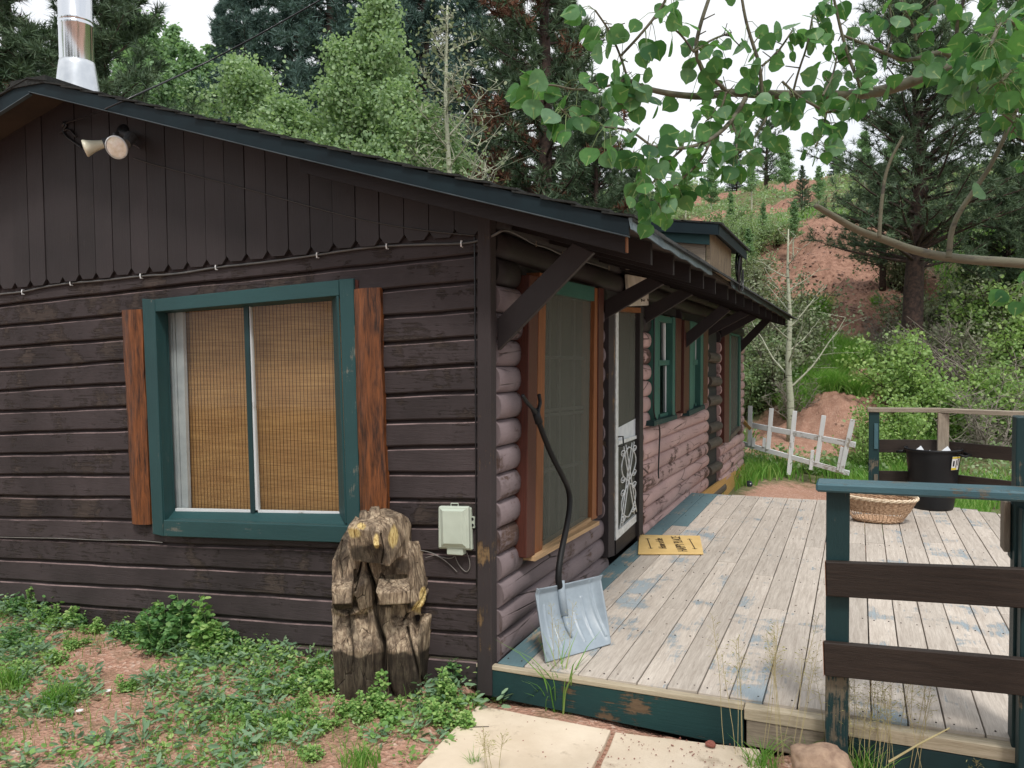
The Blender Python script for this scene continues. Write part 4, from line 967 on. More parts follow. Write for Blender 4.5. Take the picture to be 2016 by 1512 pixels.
# ================================================================ snow shovel
BLp, BRp = D(1073, 1305, .004), D(1202, 1268, .004); TLp, TRp = S(1047, 1162, .165), S(1175, 1135, .385)
sh = thing('snow_shovel', 'grey plastic snow shovel with bent black handle leaning on the log wall', 'shovel', (BLp+BRp)/2)
def scoop():
    U, Vn = 96, 76; P = []; nrm = (BRp-BLp).cross(TLp-BLp).normalized()
    if nrm.dot(Vector(CAM)-BLp) < 0: nrm = -nrm
    for j in range(Vn+1):
        v = j/Vn
        for i in range(U+1):
            u = i/U; p = BLp.lerp(BRp, u).lerp(TLp.lerp(TRp, u), v); s = (2*u-1)
            dep = -.055*(1-s*s)*v**.6*1.0-.035*math.sin(v*math.pi)*(1-s**4)      # dished away from the viewer
            edge = .030*max(0, (abs(s)-.86)/.14)**1.5*v**.5+.022*max(0, (v-.93)/.07)
            rib = 0
            for (c0_, k) in ((.30, .55), (.55, .75), (.80, .95)):
                r_ = math.hypot(s*1.0, (1-v)*.9+.05); uu = abs(s); 
                f = uu-(c0_+.10*(v)**2-.42*(1-v)**1.6*0-.0)+ .35*(v-.55)*(c0_)
                if .12 < v < k+.02: rib += .0075*math.exp(-(f/.022)**2)
            P.append(p+nrm*(dep+edge+rib))
    V = np.array([q[:] for q in P]); i = np.arange((U+1)*(Vn+1)).reshape(Vn+1, U+1)
    Fa = np.stack([i[:-1, :-1].ravel(), i[:-1, 1:].ravel(), i[1:, 1:].ravel(), i[1:, :-1].ravel()], 1)
    o = npmesh('scoop', V, Fa, np.full(len(Fa), .5), 'shovel_blue', sh, smooth=True)
    md = o.modifiers.new('s', 'SOLIDIFY'); md.thickness = .005; md.offset = 0
    m = MB(); mid = lambda v: BLp.lerp(BRp, .5).lerp(TLp.lerp(TRp, .5), v)+nrm*(-.055*v**.6-.035*math.sin(v*math.pi)+.014)
    m.tube([mid(1.06), mid(.9), mid(.55)], [.021, .021, .020], 12); m.tube([mid(.55), mid(.4), mid(.24)], [.016, .015, .006], 12)
    m.build('socket', 'shovel_blue', sh, smooth=True)
    return mid(1.0)
top = scoop()
hp = [top+Vector((0, 0, -.03)), S(1098, 1140, top.x-.005), S(1104, 1090, top.x-.01), S(1117, 1032, top.x-.02), S(1123, 990, top.x-.025), S(1119, 962, top.x-.035), S(1107, 936, .225), S(1090, 905, .205), S(1075, 870, .185), S(1063, 838, .165), S(1056, 815, .15)]
def smoothpts(p, n=3):
    for _ in range(n):
        q = [p[0]]
        for a, b in zip(p[:-1], p[1:]): q += [a.lerp(b, .25), a.lerp(b, .75)]
        p = q+[p[-1]]
    return p
m = MB(); m.tube(smoothpts(hp, 2), [.0185-.004*min(1, i/24) for i in range(len(smoothpts(hp, 2)))], 12); m.build('handle', 'black_rubber', sh, smooth=True)
m = MB(); g0 = hp[-1]; gl = [g0, S(1047, 803, .15), S(1037, 792, .15), S(1029, 779, .15)]; gr = [g0, S(1061, 803, .15), S(1064, 792, .15), S(1061, 777, .15)]
m.tube([hp[-2].lerp(g0, .2), g0+(g0-hp[-2]).normalized()*.02], [.021, .020], 12); m.tube(smoothpts(gl, 2), [.014]*5+[.010]*(len(smoothpts(gl, 2))-5), 10); m.tube(smoothpts(gr, 2), [.014]*5+[.010]*(len(smoothpts(gr, 2))-5), 10)
m.build('grip', 'black_plastic', sh, smooth=True)
# ================================================================ wall fittings
ub = thing('utility_box', 'pale grey plastic utility box screwed to the brown siding by the corner', 'utility box', G(895, 1083, -.02))
m = MB(); bd(m, (862, 998), (862, 1080), (926, 1000), (929, 1084), -.045, -.02, (1, 0, 0)); m.build('case', 'box_grey', ub, bevel=.006)
m = MB(); bd(m, (862.5, 997), (862.5, 1079), (921, 998), (923, 1082), -.075, -.046, (1, 0, 0)); m.build('lid', 'box_grey', ub, bevel=.006)
m = MB(); q = [G(866, 1001, -.075), G(917, 1002, -.075), G(918, 1078, -.075), G(868, 1076, -.075)]; q2 = [G(871, 1006, -.092), G(910, 1007, -.092), G(910, 1071, -.092), G(873, 1070, -.092)]
for i in range(4): m.face([q[i], q[(i+1) % 4], q2[(i+1) % 4], q2[i]], .5)
m.face(q2, .5); m.build('lid_panel', 'box_grey', ub)
m = MB(); bd(m, (879, 1079), (879, 1092), (911, 1081), (911, 1094), -.072, -.03, (1, 0, 0)); m.build('conduit_cover', 'box_grey', ub, bevel=.004)
m = MB(); bd(m, (926, 1016), (926, 1038), (934, 1018), (934, 1040), -.035, -.024, (0, 0, 1)); 
m.tube([G(888, 997, -.05), G(888, 991, -.05), G(902, 991, -.05), G(902, 997, -.05)], .003, 6); m.build('latch', 'box_grey', ub)
m = MB()
for q in ((930, 1022), (930, 1034)): m.lathe([(.0001, 0), (.008, .0)], 10, G(*q, -.0365), Matrix.Rotation(rad(90), 3, 'X'))
m.build('latch_hole', 'inside_dark', ub)
def wire(name, pts, r, mat, label, cat='wire', seg=6, sm_=2, par=None):
    m = MB(); m.tube(smoothpts([Vector(p) for p in pts], sm_), r, seg); o = m.build(name, mat, par, smooth=True)
    if label: tag(o, label, cat)
    return o
def gp(L, y): return [G(a, b, y) for a, b in L]
ca = thing('power_cable', 'flat grey cable with white clips running under the gable boards', 'cable', G(426, 526, -.03))
cpts = gp([(-30, 584), (0, 579), (45, 575), (90, 564), (140, 557), (200, 553), (278, 543), (350, 540), (426, 526), (520, 517), (625, 502), (700, 490), (762, 484), (840, 481), (909, 480), (945, 474), (975, 462)], -.034)
cpts += [G(990, 452, -.055), S(1005, 455, .07), S(1030, 468, .075), S(1052, 481, .08), S(1078, 487, .08), S(1104, 501, .085), S(1150, 514, .09), S(1196, 528, .09)]
wire('cable', cpts, .0065, 'grey_cable', None, par=ca)
for q in ((45, 575), (140, 557), (278, 543), (426, 526), (625, 502), (762, 484), (909, 480)):
    m = MB(); p = G(*q, -.036); m.tube([p+Vector((0, .012, .014)), p+Vector((0, -.006, .013)), p+Vector((0, -.009, 0)), p+Vector((0, -.006, -.013)), p+Vector((0, .012, -.014))], .0038, 6); m.build('cable_clip', 'clip_white', ca)
m = MB()
for q in ((1052, 481), (1104, 501), (1196, 528)): p = S(*q, .085); m.tube([p+Vector((.01, 0, .015)), p+Vector((.01, 0, -.015))], .003, 5)
m.build('cable_clip', 'grey_wood', ca)
wire('wire', gp([(262, 311), (300, 324), (480, 370), (640, 415), (730, 437), (840, 455), (935, 464)], -.052), .0035, 'thin_wire', 'thin dark wire slanting down the gable boards from the floodlights')
wire('wire', gp([(934, 464), (935, 520), (936, 700), (937, 900), (937, 1000), (939, 1152)], -.027), .0045, 'cable_black', 'black wire running straight down the siding beside the corner post')
wire('wire', gp([(-20, 1057), (60, 1059), (130, 1060), (200, 1064), (260, 1063), (320, 1068)], -.03), .003, 'wire_light', 'thin loose wire lying along the siding at lower left')
wire('wire', gp([(826, 1083), (850, 1088), (870, 1098), (890, 1100), (897, 1092)], -.03)+gp([(897, 1100), (905, 1115), (918, 1128), (926, 1118), (924, 1100), (918, 1086)], -.032), .0025, 'wire_light', 'thin grey phone wires drooping below the utility box')
wire('wire', gp([(838, 1098), (852, 1094), (858, 1092), (880, 1106), (900, 1126)], -.034), .0022, 'wire_light', 'short wire crossing the siding just left of the utility box', 'wire')
wire('service_wire', [G(128, 243, -.06), G(180, 226, -.15), G(232, 204, -.45), at(420, 118, 5.2), at(640, -4, 4.6), at(900, -160, 4.0)], .0048, 'cable_black', 'overhead black service wire rising from the gable across the sky', 'wire')
m = MB(); m.tube(smoothpts(gp([(128, 240), (132, 247), (122, 258), (134, 272), (150, 283), (160, 290)], -.06), 2), .007, 6); m.tube(smoothpts(gp([(118, 262), (136, 252), (150, 270)], -.06), 1), .006, 6); m.tube(gp([(124, 250), (128, 240)], -.06), .011, 6)
tag(m.build('wire_anchor', 'cable_black', None, smooth=True), 'tangled black wire splice hooked near the gable peak', 'wire')
# floodlights
fl = thing('floodlight', 'twin floodlight fixture with one cream bulb and one clear bulb under the gable peak', 'floodlight', G(240, 275, -.05))
def orient(d):
    return Vector(d).normalized().to_track_quat('Z', 'Y').to_matrix()
bc_ = G(168, 292, -.20); k_ = (G(171, 292, -.2)-G(170, 292, -.2)).length
R1 = orient((-.62, -.62, -.30)); m = MB()
m.lathe([(.022, -.11), (.026, -.08), (.034, -.045), (.046, -.012), (.050, .0), (.046, .006), (.001, .010)], 28, bc_, R1); m.build('bulb', 'lamp_cream', fl, smooth=True)
sk0 = bc_+R1 @ Vector((0, 0, -.10)); sk1 = bc_+R1 @ Vector((0, 0, -.17)); hub = G(236, 262, -.05)
m = MB(); m.tube([sk0, sk1], [.032, .028], 12); m.tube([sk1, sk1.lerp(hub, .5)+Vector((0, -.02, .01)), hub], .014, 8); m.build('socket', 'lamp_socket', fl, smooth=False)
bc2 = G(230, 290, -.22); R2 = orient((.25, -.88, -.42)); m = MB()
m.lathe([(.026, -.11), (.034, -.075), (.052, -.03), (.062, -.004)], 32, bc2, R2); m.build('bulb', 'lamp_glass', fl, smooth=True)
m = MB(); m.lathe([(.062, -.004), (.066, .0), (.066, .006), (.060, .008)], 32, bc2, R2); m.build('rim', 'white_metal', fl, smooth=True)
m = MB(); m.lathe([(.060, .004), (.04, .008), (.001, .010)], 32, bc2, R2); m.build('lens', 'lamp_glass', fl, smooth=True)
s0 = bc2+R2 @ Vector((0, 0, -.10)); s1 = s0+Vector((.005, .04, .055)); m = MB(); m.tube([s0, s1], [.030, .034], 14); m.tube([s1, s1.lerp(hub, .5), hub], .016, 8); m.build('socket', 'lamp_socket', fl)
m = MB(); m.lathe([(.001, .0), (.05, .0), (.052, -.02), (.05, -.04)], 20, hub+Vector((.02, .0, 0)), orient((0, -1, 0))); m.build('mount', 'black_plastic', fl, smooth=True)
m = MB(); m.tube(gp([(258, 282), (266, 285), (276, 292)], -.07), [.010, .008, .005], 8); m.build('sensor', 'lamp_socket', fl)
# sign, doorbell wire, coil on the dormer
m = MB(); sbd(m, (1236, 540), (1240, 603), (1277, 548), (1277, 601), .085, .06, (0, 1, 0)); sg = m.build('wall_sign', 'sign_cream', None, bevel=.002)
tag(sg, 'cream painted wooden sign above the screen door, half hidden by a brace', 'sign')
m = MB(); 
for (x, y, x2, y2) in ((1262, 588, 1263, 594), (1263, 589, 1266, 593), (1266, 593, 1269, 590), (1267, 590, 1268, 593.5), (1275, 588, 1275.3, 593), (1275.3, 593, 1276.5, 593)): m.beam(S(x, y, .0872), S(x2, y2, .0872), .001, .012, (1, 0, 0))
m.build('mark', 'ink', sg)
m = MB(); cc = Vector((.80, 3.12, 2.18))
for k in range(6):
    ph = random.uniform(0, 1); r_ = .10+.008*k
    m.tube([cc+Vector((.01*math.sin(t*1.7+k)+.004*k, .10*math.cos(t)*(.8+.04*k), (.15+.006*k)*math.sin(t))) for t in [2*math.pi*i/26 for i in range(27)]], .006, 5, cap=False)
tag(m.build('cable_coil', 'cable_black', None, smooth=True), 'coiled black cable hanging at the dormer end', 'cable')
wire('wire', [S(1288, 625, .09), S(1288, 700, .09), S(1286, 770, .09), S(1287, 820, .09), S(1300, 838, .07), S(1298, 880, .07), S(1296, 930, .07), S(1297, 942, .075)], .007, 'cable_black', 'black wire hanging down the pink logs below the small window')
# ================================================================ paving slabs and stones
def slab(name, pxs, z, label, t=.045):
    P = [D(*p, z) for p in pxs]; c_ = sum(P, Vector())/len(P); m = MB()
    n = len(P); top_ = []
    for i in range(n):                                 # slightly uneven outline
        a, b = P[i], P[(i+1) % n]
        for k in range(8): q = a.lerp(b, k/8); q += Vector((random.uniform(-.003, .003), random.uniform(-.003, .003), 0)); top_.append(q)
    m.face([(p.x, p.y, z) for p in top_], .5)
    L = len(top_)
    for i in range(L):
        a, b = top_[i], top_[(i+1) % L]; m.face([(a.x, a.y, z), (a.x, a.y, z-t), (b.x, b.y, z-t), (b.x, b.y, z)], .5)
    bm = bmesh.new(); o = m.build(name, 'paving_slab'); bm.from_mesh(o.data); bmesh.ops.remove_doubles(bm, verts=bm.verts, dist=1e-5); bmesh.ops.recalc_face_normals(bm, faces=bm.faces); bm.to_mesh(o.data); bm.free()
    md = o.modifiers.new('b', 'BEVEL'); md.width = .006; md.segments = 2; tag(o, label, 'paving slab')
ZS = -.185
slab('paving_slab', [(941, 1388), (1203, 1437), (1150, 1540), (760, 1570)], ZS, 'tan paving slab nearest the bear carving, below the deck corner')
slab('paving_slab', [(1212, 1441), (1495, 1474), (1540, 1570), (1158, 1560)], ZS-.004, 'tan paving slab strewn with crumbs in front of the deck step')
def rock(name, c_, sx, sy, sz, mat, label, seed, par=None):
    bm = bmesh.new(); bmesh.ops.create_icosphere(bm, subdivisions=4, radius=1)
    for v in bm.verts:
        n = v.co.copy(); d = 1+.22*noise.noise(n*1.3+Vector((seed, 0, 0)))+.10*noise.noise(n*3.1+Vector((0, seed, 0)))+.05*noise.noise(n*7)
        v.co = Vector((n.x*sx*d, n.y*sy*d, max(n.z, -.6)*sz*d))
    me = bpy.data.meshes.new(name); bm.to_mesh(me); bm.free()
    for p in me.polygons: p.use_smooth = True
    me.transform(Matrix.Translation(c_)); a = me.attributes.new('rnd', 'FLOAT', 'FACE')
    o = link(name, me, mat); tag(o, label, 'rock'); return o
q = G(1618, 1490, -.30); rock('rock', q+Vector((0, .0, -.02)), (.12), .08, .065, 'stone_red', 'large rough tan rock below the railing post', 3.1)
q = D(1430, 1462, -.22); rock('rock', q+Vector((0, .05, .01)), .055, .05, .05, 'stone_grey', 'grey rock tucked under the deck edge', 7.7)
q = D(1399, 1470, ZS); rock('stone', q+Vector((0, 0, .012)), .022, .016, .016, 'stone_brick', 'small brick red stone on the paving slab edge', 1.7)
# ================================================================ carved bear
def bear():
    bc = D(750, 1392, -.21); bc = Vector((bc.x, bc.y, -.215)); rz = math.atan2(CAM[0]-bc.x, bc.y-CAM[1])
    bt = thing('bear_carving', 'chainsaw carved wooden bear sitting up by the siding, cracked and weathered grey', 'wood carving', bc)
    bm = bmesh.new(); KX, KZ = .00281, .00266
    def hull(*pts):                                   # across, height and depth of each chisel corner
        vs = [bm.verts.new(((a-750)*KX, d, (1388-b)*KZ)) for a, b, d in pts]; bmesh.ops.convex_hull(bm, input=vs)
    hull((670, 1380, .08), (738, 1380, .04), (668, 1286, .07), (738, 1282, .03), (664, 1218, .17), (736, 1214, .14), (672, 1380, .42), (740, 1380, .42), (668, 1215, .42), (738, 1210, .42))
    hull((764, 1380, .02), (820, 1380, -.01), (762, 1284, .01), (817, 1280, -.02), (758, 1226, .11), (806, 1236, .08), (766, 1380, .40), (830, 1380, .40), (760, 1220, .4), (830, 1220, .4))
    hull((810, 1380, .0), (862, 1380, .28), (812, 1285, .0), (822, 1243, .05), (842, 1232, .10), (864, 1330, .28), (864, 1222, .30), (846, 1200, .33), (820, 1380, .44), (855, 1380, .44), (830, 1205, .44))
    hull((730, 1380, .07), (772, 1380, .045), (730, 1284, .065), (772, 1284, .04), (730, 1180, .13), (772, 1180, .10), (730, 1380, .4), (772, 1380, .4), (730, 1180, .4), (772, 1180, .4))
    hull((690, 1224, .10), (664, 1206, .15), (742, 1206, .10), (668, 1224, .16), (740, 1222, .13), (668, 1204, .3), (740, 1204, .3))
    # torso and rounded back
    hull((672, 1225, .17), (842, 1235, .17), (670, 1115, .19), (846, 1145, .2), (698, 1060, .24), (828, 1090, .25), (849, 1165, .3), (847, 1232, .33), (690, 1230, .44), (835, 1230, .46), (815, 1060, .36), (716, 1042, .36), (700, 1120, .13), (800, 1120, .10), (700, 1220, .13), (800, 1232, .10), (700, 1100, .42), (825, 1110, .45))
    # arms
    hull((669, 1168, .09), (667, 1118, .13), (698, 1098, .13), (706, 1165, .08), (706, 1118, .11), (686, 1078, .2), (667, 1165, .24), (705, 1165, .22), (700, 1060, .26))
    hull((668, 1164, .045), (704, 1161, .03), (669, 1190, .025), (703, 1190, .01), (672, 1210, .10), (704, 1210, .10), (667, 1152, .13), (706, 1150, .13))
    hull((706, 1172, .06), (720, 1136, .09), (737, 1150, .065), (739, 1205, .08), (714, 1212, .08), (706, 1170, .18), (740, 1150, .18), (740, 1210, .18))
    hull((744, 1165, -.06), (804, 1163, -.075), (746, 1188, -.055), (803, 1186, -.07), (750, 1200, .04), (801, 1198, .03), (750, 1147, .03), (803, 1149, .02), (808, 1160, .10), (750, 1165, .15))
    hull((803, 1112, .04), (806, 1200, .01), (799, 1217, .04), (826, 1206, .04), (843, 1180, .14), (847, 1135, .20), (832, 1092, .17), (806, 1086, .10), (806, 1110, .3), (845, 1170, .33), (806, 1210, .3))
    # chest and chin
    hull((704, 1112, .09), (762, 1114, .05), (712, 1142, .10), (752, 1136, .09), (742, 1180, .10), (728, 1178, .11), (704, 1110, .25), (765, 1112, .25), (742, 1180, .25), (712, 1150, .25))
    hull((755, 1112, .05), (803, 1110, .06), (758, 1146, .075), (803, 1146, .06), (755, 1110, .25), (803, 1110, .25), (758, 1150, .25), (803, 1150, .25))
    # head: squared muzzle, cheek plane, crown and the broken ears
    hull((697, 1047, .0), (752, 1050, -.09), (706, 1112, .03), (768, 1116, -.065), (708, 1036, .04), (752, 1034, -.03), (700, 1055, .16), (772, 1030, .12), (706, 1110, .2), (790, 1112, .08), (800, 1075, .08), (795, 1040, .1))
    hull((755, 1036, .0), (796, 1034, .09), (808, 1058, .12), (803, 1108, .09), (818, 1060, .26), (762, 1026, .2), (716, 1036, .22), (815, 1100, .27), (775, 1113, -.02), (740, 1100, .2))
    hull((717, 1036, .05), (733, 1036, .03), (718, 1024, .06), (731, 1021, .05), (717, 1036, .12), (733, 1036, .11), (720, 1023, .11), (731, 1021, .10))
    hull((733, 1040, .02), (757, 1040, .0), (735, 1018, .05), (752, 1015, .05), (735, 1040, .14), (758, 1040, .13), (738, 1017, .12), (752, 1017, .12))
    hull((756, 1036, .06), (764, 1036, .07), (757, 1024, .08), (763, 1025, .08), (757, 1036, .13), (765, 1036, .13))
    hull((734, 1040, -.055), (746, 1036, -.06), (742, 1076, -.095), (752, 1074, -.10), (736, 1040, .0), (748, 1038, .0), (744, 1078, -.03), (754, 1076, -.04))
    me = bpy.data.meshes.new('bear'); bm.to_mesh(me); bm.free()
    ob = bpy.data.objects.new('tmp', me); COL.objects.link(ob); md = ob.modifiers.new('r', 'REMESH'); md.mode = 'VOXEL'; md.voxel_size = .0048; md.use_smooth_shade = True
    bpy.context.view_layer.update(); m2 = bpy.data.meshes.new_from_object(ob.evaluated_get(bpy.context.evaluated_depsgraph_get())); bpy.data.objects.remove(ob)
    n = len(m2.vertices); co = np.empty(n*3, np.float32); m2.vertices.foreach_get('co', co); co = co.reshape(-1, 3)
    nr = np.empty(n*3, np.float32); m2.vertices.foreach_get('normal', nr) if False else m2.vertex_normals.foreach_get('vector', nr); nr = nr.reshape(-1, 3)
    x, y, z = co.T.copy(); X = 750+x/KX; Y = 1388-z/KZ
    ns = np.array([noise.fractal(Vector((a*9, b*9, c_*5)), .8, 2, 4) for a, b, c_ in co]); n2 = np.array([noise.noise(Vector((a*34, b*34, c_*6))) for a, b, c_ in co])
    vo = np.array([noise.voronoi(Vector((a*13, b*13, c_*8)))[0][0] for a, b, c_ in co])
    co += nr*(ns*.0022+n2*.0022-(vo-.4)*.008)[:, None]
    front = np.clip(-nr[:, 1]*1.6, 0, 1)
    def crack(f, w, dp, y0, y1):
        g = np.exp(-((X-f)/w)**2)*front*(Y > y0)*(Y < y1); co[:, 1] += g*dp; return g
    cks = [crack(733+(Y-1118)*.14+3*np.sin(Y*.06), 2.2+np.clip((Y-1118)*.012, 0, 3), .06, 1114, 1375), crack(721-(Y-1118)*.22, 1.8, .035, 1116, 1175), crack(757+2*np.sin(Y*.1), 1.2, .02, 1055, 1114), crack(800+(Y-1250)*.22, 1.8, .035, 1245, 1375), crack(790+(1240-Y)*.75, 2.4, .02, 1165, 1238), crack(684+2*np.sin(Y*.1), 1.2, .02, 1085, 1150), crack(700+3*np.sin(Y*.05), 1.1, .015, 1215, 1330)]
    m2.vertices.foreach_set('co', co.astype(np.float32).ravel())
    blob = lambda cx, cy, rx, ry, k=.45: sm((1.25-np.hypot((X-cx)/rx, (Y-cy)/ry)+ns*k)*2.2)
    fz_ = sm((-nr[:, 1]-.15)/.3)
    dark_ = sm((Y-1287+ns*9)/5)*fz_*.85
    for b_, k_ in ((blob(738, 1096, 40, 20)*(y < .06), .8), (blob(684, 1108, 16, 34), .75), (blob(688, 1205, 26, 13), .85), (blob(775, 1200, 34, 9), .9), (blob(700, 1245, 8, 20, .8), .6), (blob(750, 1240, 11, 60, .6)*(y > .03), .55), (blob(724, 1175, 20, 34)*(y < .16), .5), (blob(780, 1130, 28, 16)*(y > .02), .65), (blob(722, 1150, 18, 30)*(y > .07), .4)):  # stain patches, plus painted shade under paws, under the chin and in recesses
        dark_ = np.maximum(dark_, b_*k_)
    dark_ = np.maximum(dark_, np.maximum.reduce(cks))
    fr_ = np.maximum.reduce([blob(708, 1056, 14, 12)*(y < .06), blob(747, 1066, 5, 15)*(y < .0), blob(777, 1070, 9, 17)*(y < .12), blob(824, 1214, 13, 15), blob(827, 1184, 5, 9), blob(722, 1044, 8, 5)*(y < .05)])
    for nm, v in (('stain_shade', dark_), ('fresh', fr_)):
        a = m2.attributes.new(nm, 'FLOAT', 'POINT'); a.data.foreach_set('value', np.clip(v, 0, 1).astype(np.float32))
    m2.polygons.foreach_set('use_smooth', np.ones(len(m2.polygons), bool)); m2.materials.clear()
    m2.transform(Matrix.Translation(bc) @ Matrix.Rotation(rz, 4, 'Z'))
    link('body', m2, 'carved_log', bt)
    m = MB(); M = Matrix.Rotation(rz, 3, 'Z'); Q = lambda a, d, z_: bc+M @ Vector(((a-750)*KX, d, z_))
    m.hexa([Q(668, .08, -.1), Q(824, -.02, -.1), Q(864, .40, -.1), Q(675, .44, -.1), Q(668, .08, .02), Q(824, -.02, .02), Q(864, .40, .02), Q(675, .44, .02)], (0, 0, 1)); m.build('plinth', 'red_stain', bt, bevel=.006)
    return bc
BEAR = bear()
# ================================================================ picket fence, garden lights
pf = thing('picket_fence', 'short leaning white picket fence standing in tall grass past the deck', 'fence', (1.0, 11.0, -.6))
Z0, Z1 = 13.6, 12.3
def fz(px): return Z0+(Z1-Z0)*(px-1463)/(1685-1463)
def fat(px, py, off=0.): return at(px, py, fz(px)+off)
m = MB(); m.beam(fat(1458, 833), fat(1684, 876), .035, .085); m.build('rail', 'picket_white', pf, bevel=.004)
m = MB(); m.beam(fat(1458, 872), fat(1672, 932), .035, .075); m.build('rail', 'picket_white', pf, bevel=.004)
for (a, b) in (((1477, 799), (1476, 878)), ((1519, 804), (1512, 885)), ((1565, 809), (1553, 935)), ((1622, 818), (1608, 912)), ((1679, 826), (1656, 930)), ((1505, 862), (1504, 880)), ((1600, 886), (1596, 925)), ((1658, 880), (1650, 926)), ((1484, 862), (1483, 880))):
    p0, p1 = fat(*a, -.04), fat(*b, -.04); m = MB(); m.beam(p0, p1, .024, .068 if a[1] < 850 else .05, up=(1, 0, 0)); m.build('picket', 'picket_white', pf, bevel=.003)
m = MB(); m.beam(fat(1463, 828, -.05), fat(1478, 845, -.05), .03, .05); m.build('picket', 'yellow_base', pf)
for (px, py, r_, lab) in ((1489, 930, .07, 'larger round black garden light in the grass by the cabin corner'), (1474, 953, .055, 'smaller round black garden light at the foot of the cabin wall')):
    p = gnd(px, py+6); R_ = orient((-.25, -.8, .55)); gl_ = thing('garden_light', lab, 'garden light', p)
    q = at(px, py, pix(p)[2])
    m = MB(); m.lathe([(.001, -.05), (r_*.6, -.05), (r_*.95, -.02), (r_, .0)], 20, q, R_); m.tube([p, q], .008, 6); m.build('housing', 'black_plastic', gl_, smooth=True)
    m = MB(); m.lathe([(r_, 0), (r_*.93, .012), (.001, .014)], 20, q, R_); m.build('lens', 'lens_black', gl_, smooth=True)
# ================================================================ foliage tools
def unit(a): return a/np.maximum(np.linalg.norm(a, axis=-1, keepdims=True), 1e-9)
def frames(ax, nr):
    X = unit(ax); Zv = unit(nr-X*np.sum(nr*X, 1, keepdims=True)); Yv = np.cross(Zv, X); return np.stack([X, Yv, Zv], 2)
QT = np.array([[0, 0, 0], [.45, -.36, .05], [1, 0, -.06], [.45, .36, .05]]); QF = np.array([[0, 1, 2, 3]])
HT = np.array([[0, 0, 0], [.25, -.42, .04], [.75, -.36, .04], [1.05, 0, -.05], [.75, .36, .04], [.25, .42, .04]]); HF = np.array([[0, 1, 2, 3], [0, 3, 4, 5]])
def near_leaf():
    pr = [(0, .02), (.02, .30), (.14, .47), (.34, .56), (.56, .52), (.75, .38), (.90, .17), (1.06, 0)]
    V = [(0, 0, 0)]; R_ = []
    for i, (x, y) in enumerate(pr): V.append((x, -y*(1+.05*(i % 2)), .10*y)); 
    for i, (x, y) in enumerate(pr[:-1][::-1]): V.append((x, y*(1+.05*(i % 2)), .10*y))
    V.insert(1, (.5, 0, -.03)); n = len(V)-2
    F_ = [(1, 2+i, 2+(i+1) % n) for i in range(n)]; return np.array(V), np.array(F_)
NT_, NF_ = near_leaf()
def leaves(P, ax, nr, size, T=QT, Fc=QF, rnd=None):
    N = len(P); M = frames(ax, nr); V = P[:, None]+np.einsum('nij,kj->nki', M, T)*np.asarray(size).reshape(-1, 1, 1)
    k = len(T); Fa = (Fc[None]+(np.arange(N)*k)[:, None, None]).reshape(-1, Fc.shape[1])
    r = RS.rand(N) if rnd is None else rnd
    return V.reshape(-1, 3), Fa, np.repeat(r, len(Fc))
def cat(L):
    V, Fa, R_ = [], [], []; o = 0
    for v, f, r in L: V.append(v); Fa.append(f+o); R_.append(r); o += len(v)
    return np.concatenate(V), np.concatenate(Fa), np.concatenate(R_)
def rdir(n, up=0., spread=1.):
    d = RS.randn(n, 3)*spread; d[:, 2] += up; return unit(d)
def branchpath(p, d, L, n=6, bend=.15, droop=0., rs=random):
    pts = [Vector(p)]; d = Vector(d).normalized()
    for i in range(n):
        d = (d+Vector((rs.uniform(-bend, bend), rs.uniform(-bend, bend), rs.uniform(-bend, bend)*.6+droop))).normalized(); pts.append(pts[-1]+d*(L/n))
    return pts
def aspen(name, h, R_, nleaf, lsize, mat, label, cat_='tree', bare=0, tr=None, lean=.03, low=.22, barkm='aspen_bark', group=None, twigs=True):
    t = thing(name, label, cat_, (0, 0, 0), group); m = MB(); tr = tr or .010*h+.015
    tp = [Vector((0, 0, -.3))]; n = 10; dx, dy = random.uniform(-lean, lean), random.uniform(-lean, lean)
    for i in range(1, n+1): z = h*i/n; tp.append(Vector((dx*z+.03*math.sin(i*1.3)*h/8, dy*z+.03*math.cos(i*1.7)*h/8, z)))
    m.tube(tp, [tr*(1-.85*i/n) for i in range(n+1)], 8); cl = []; nb = int(16+h*2.2) if bare != 2 else 13
    for i in range(nb):
        f = low+(1-low)*(i+.5)/nb*.97; q = f*n; a = tp[int(q)].lerp(tp[min(n, int(q)+1)], q-int(q)); az = i*2.4+random.uniform(-.4, .4)
        L = R_*(1.15-.85*(f-low)/(1-low))*random.uniform(.6, 1.1)*(.55 if f > .9 else 1); el = random.uniform(.35, .9)
        pb = branchpath(a, (math.cos(az)*math.cos(el), math.sin(az)*math.cos(el), math.sin(el)), L, 6, .18, .03)
        m.tube(pb, [max(.004, tr*.33*(1-f*.6)*(1-.8*j/6)) for j in range(7)], 5, cap=False)
        for j in range(1, 7):
            for s in range(1 if bare == 2 else 3 if bare else 2):
                d = Vector((random.uniform(-1, 1), random.uniform(-1, 1), random.uniform(-.1, .9))); tw = branchpath(pb[j], d, L*random.uniform(.18, .42), 3, .25)
                if bare or (j % 2 and twigs): m.tube(tw, [.006, .005, .004, .003] if bare else [.005, .004, .004, .003], 3, cap=False)
                cl += [tw[1], tw[2], tw[3]]
    m.build('trunk', barkm, t, smooth=True)
    if nleaf:
        C_ = np.array([c_[:] for c_ in cl]); idx = RS.randint(0, len(C_), nleaf); P = C_[idx]+RS.randn(nleaf, 3)*R_*.075
        ax = rdir(nleaf, -.5); V, Fa, r = leaves(P, ax, rdir(nleaf, .5), lsize*RS.uniform(.7, 1.25, nleaf), HT, HF, np.clip(.5+.35*RS.randn(nleaf)*.6+.3*(RS.rand(len(C_))[idx]-.5), 0, 1))
        npmesh('crown', V, Fa, r, mat, t)
    return t
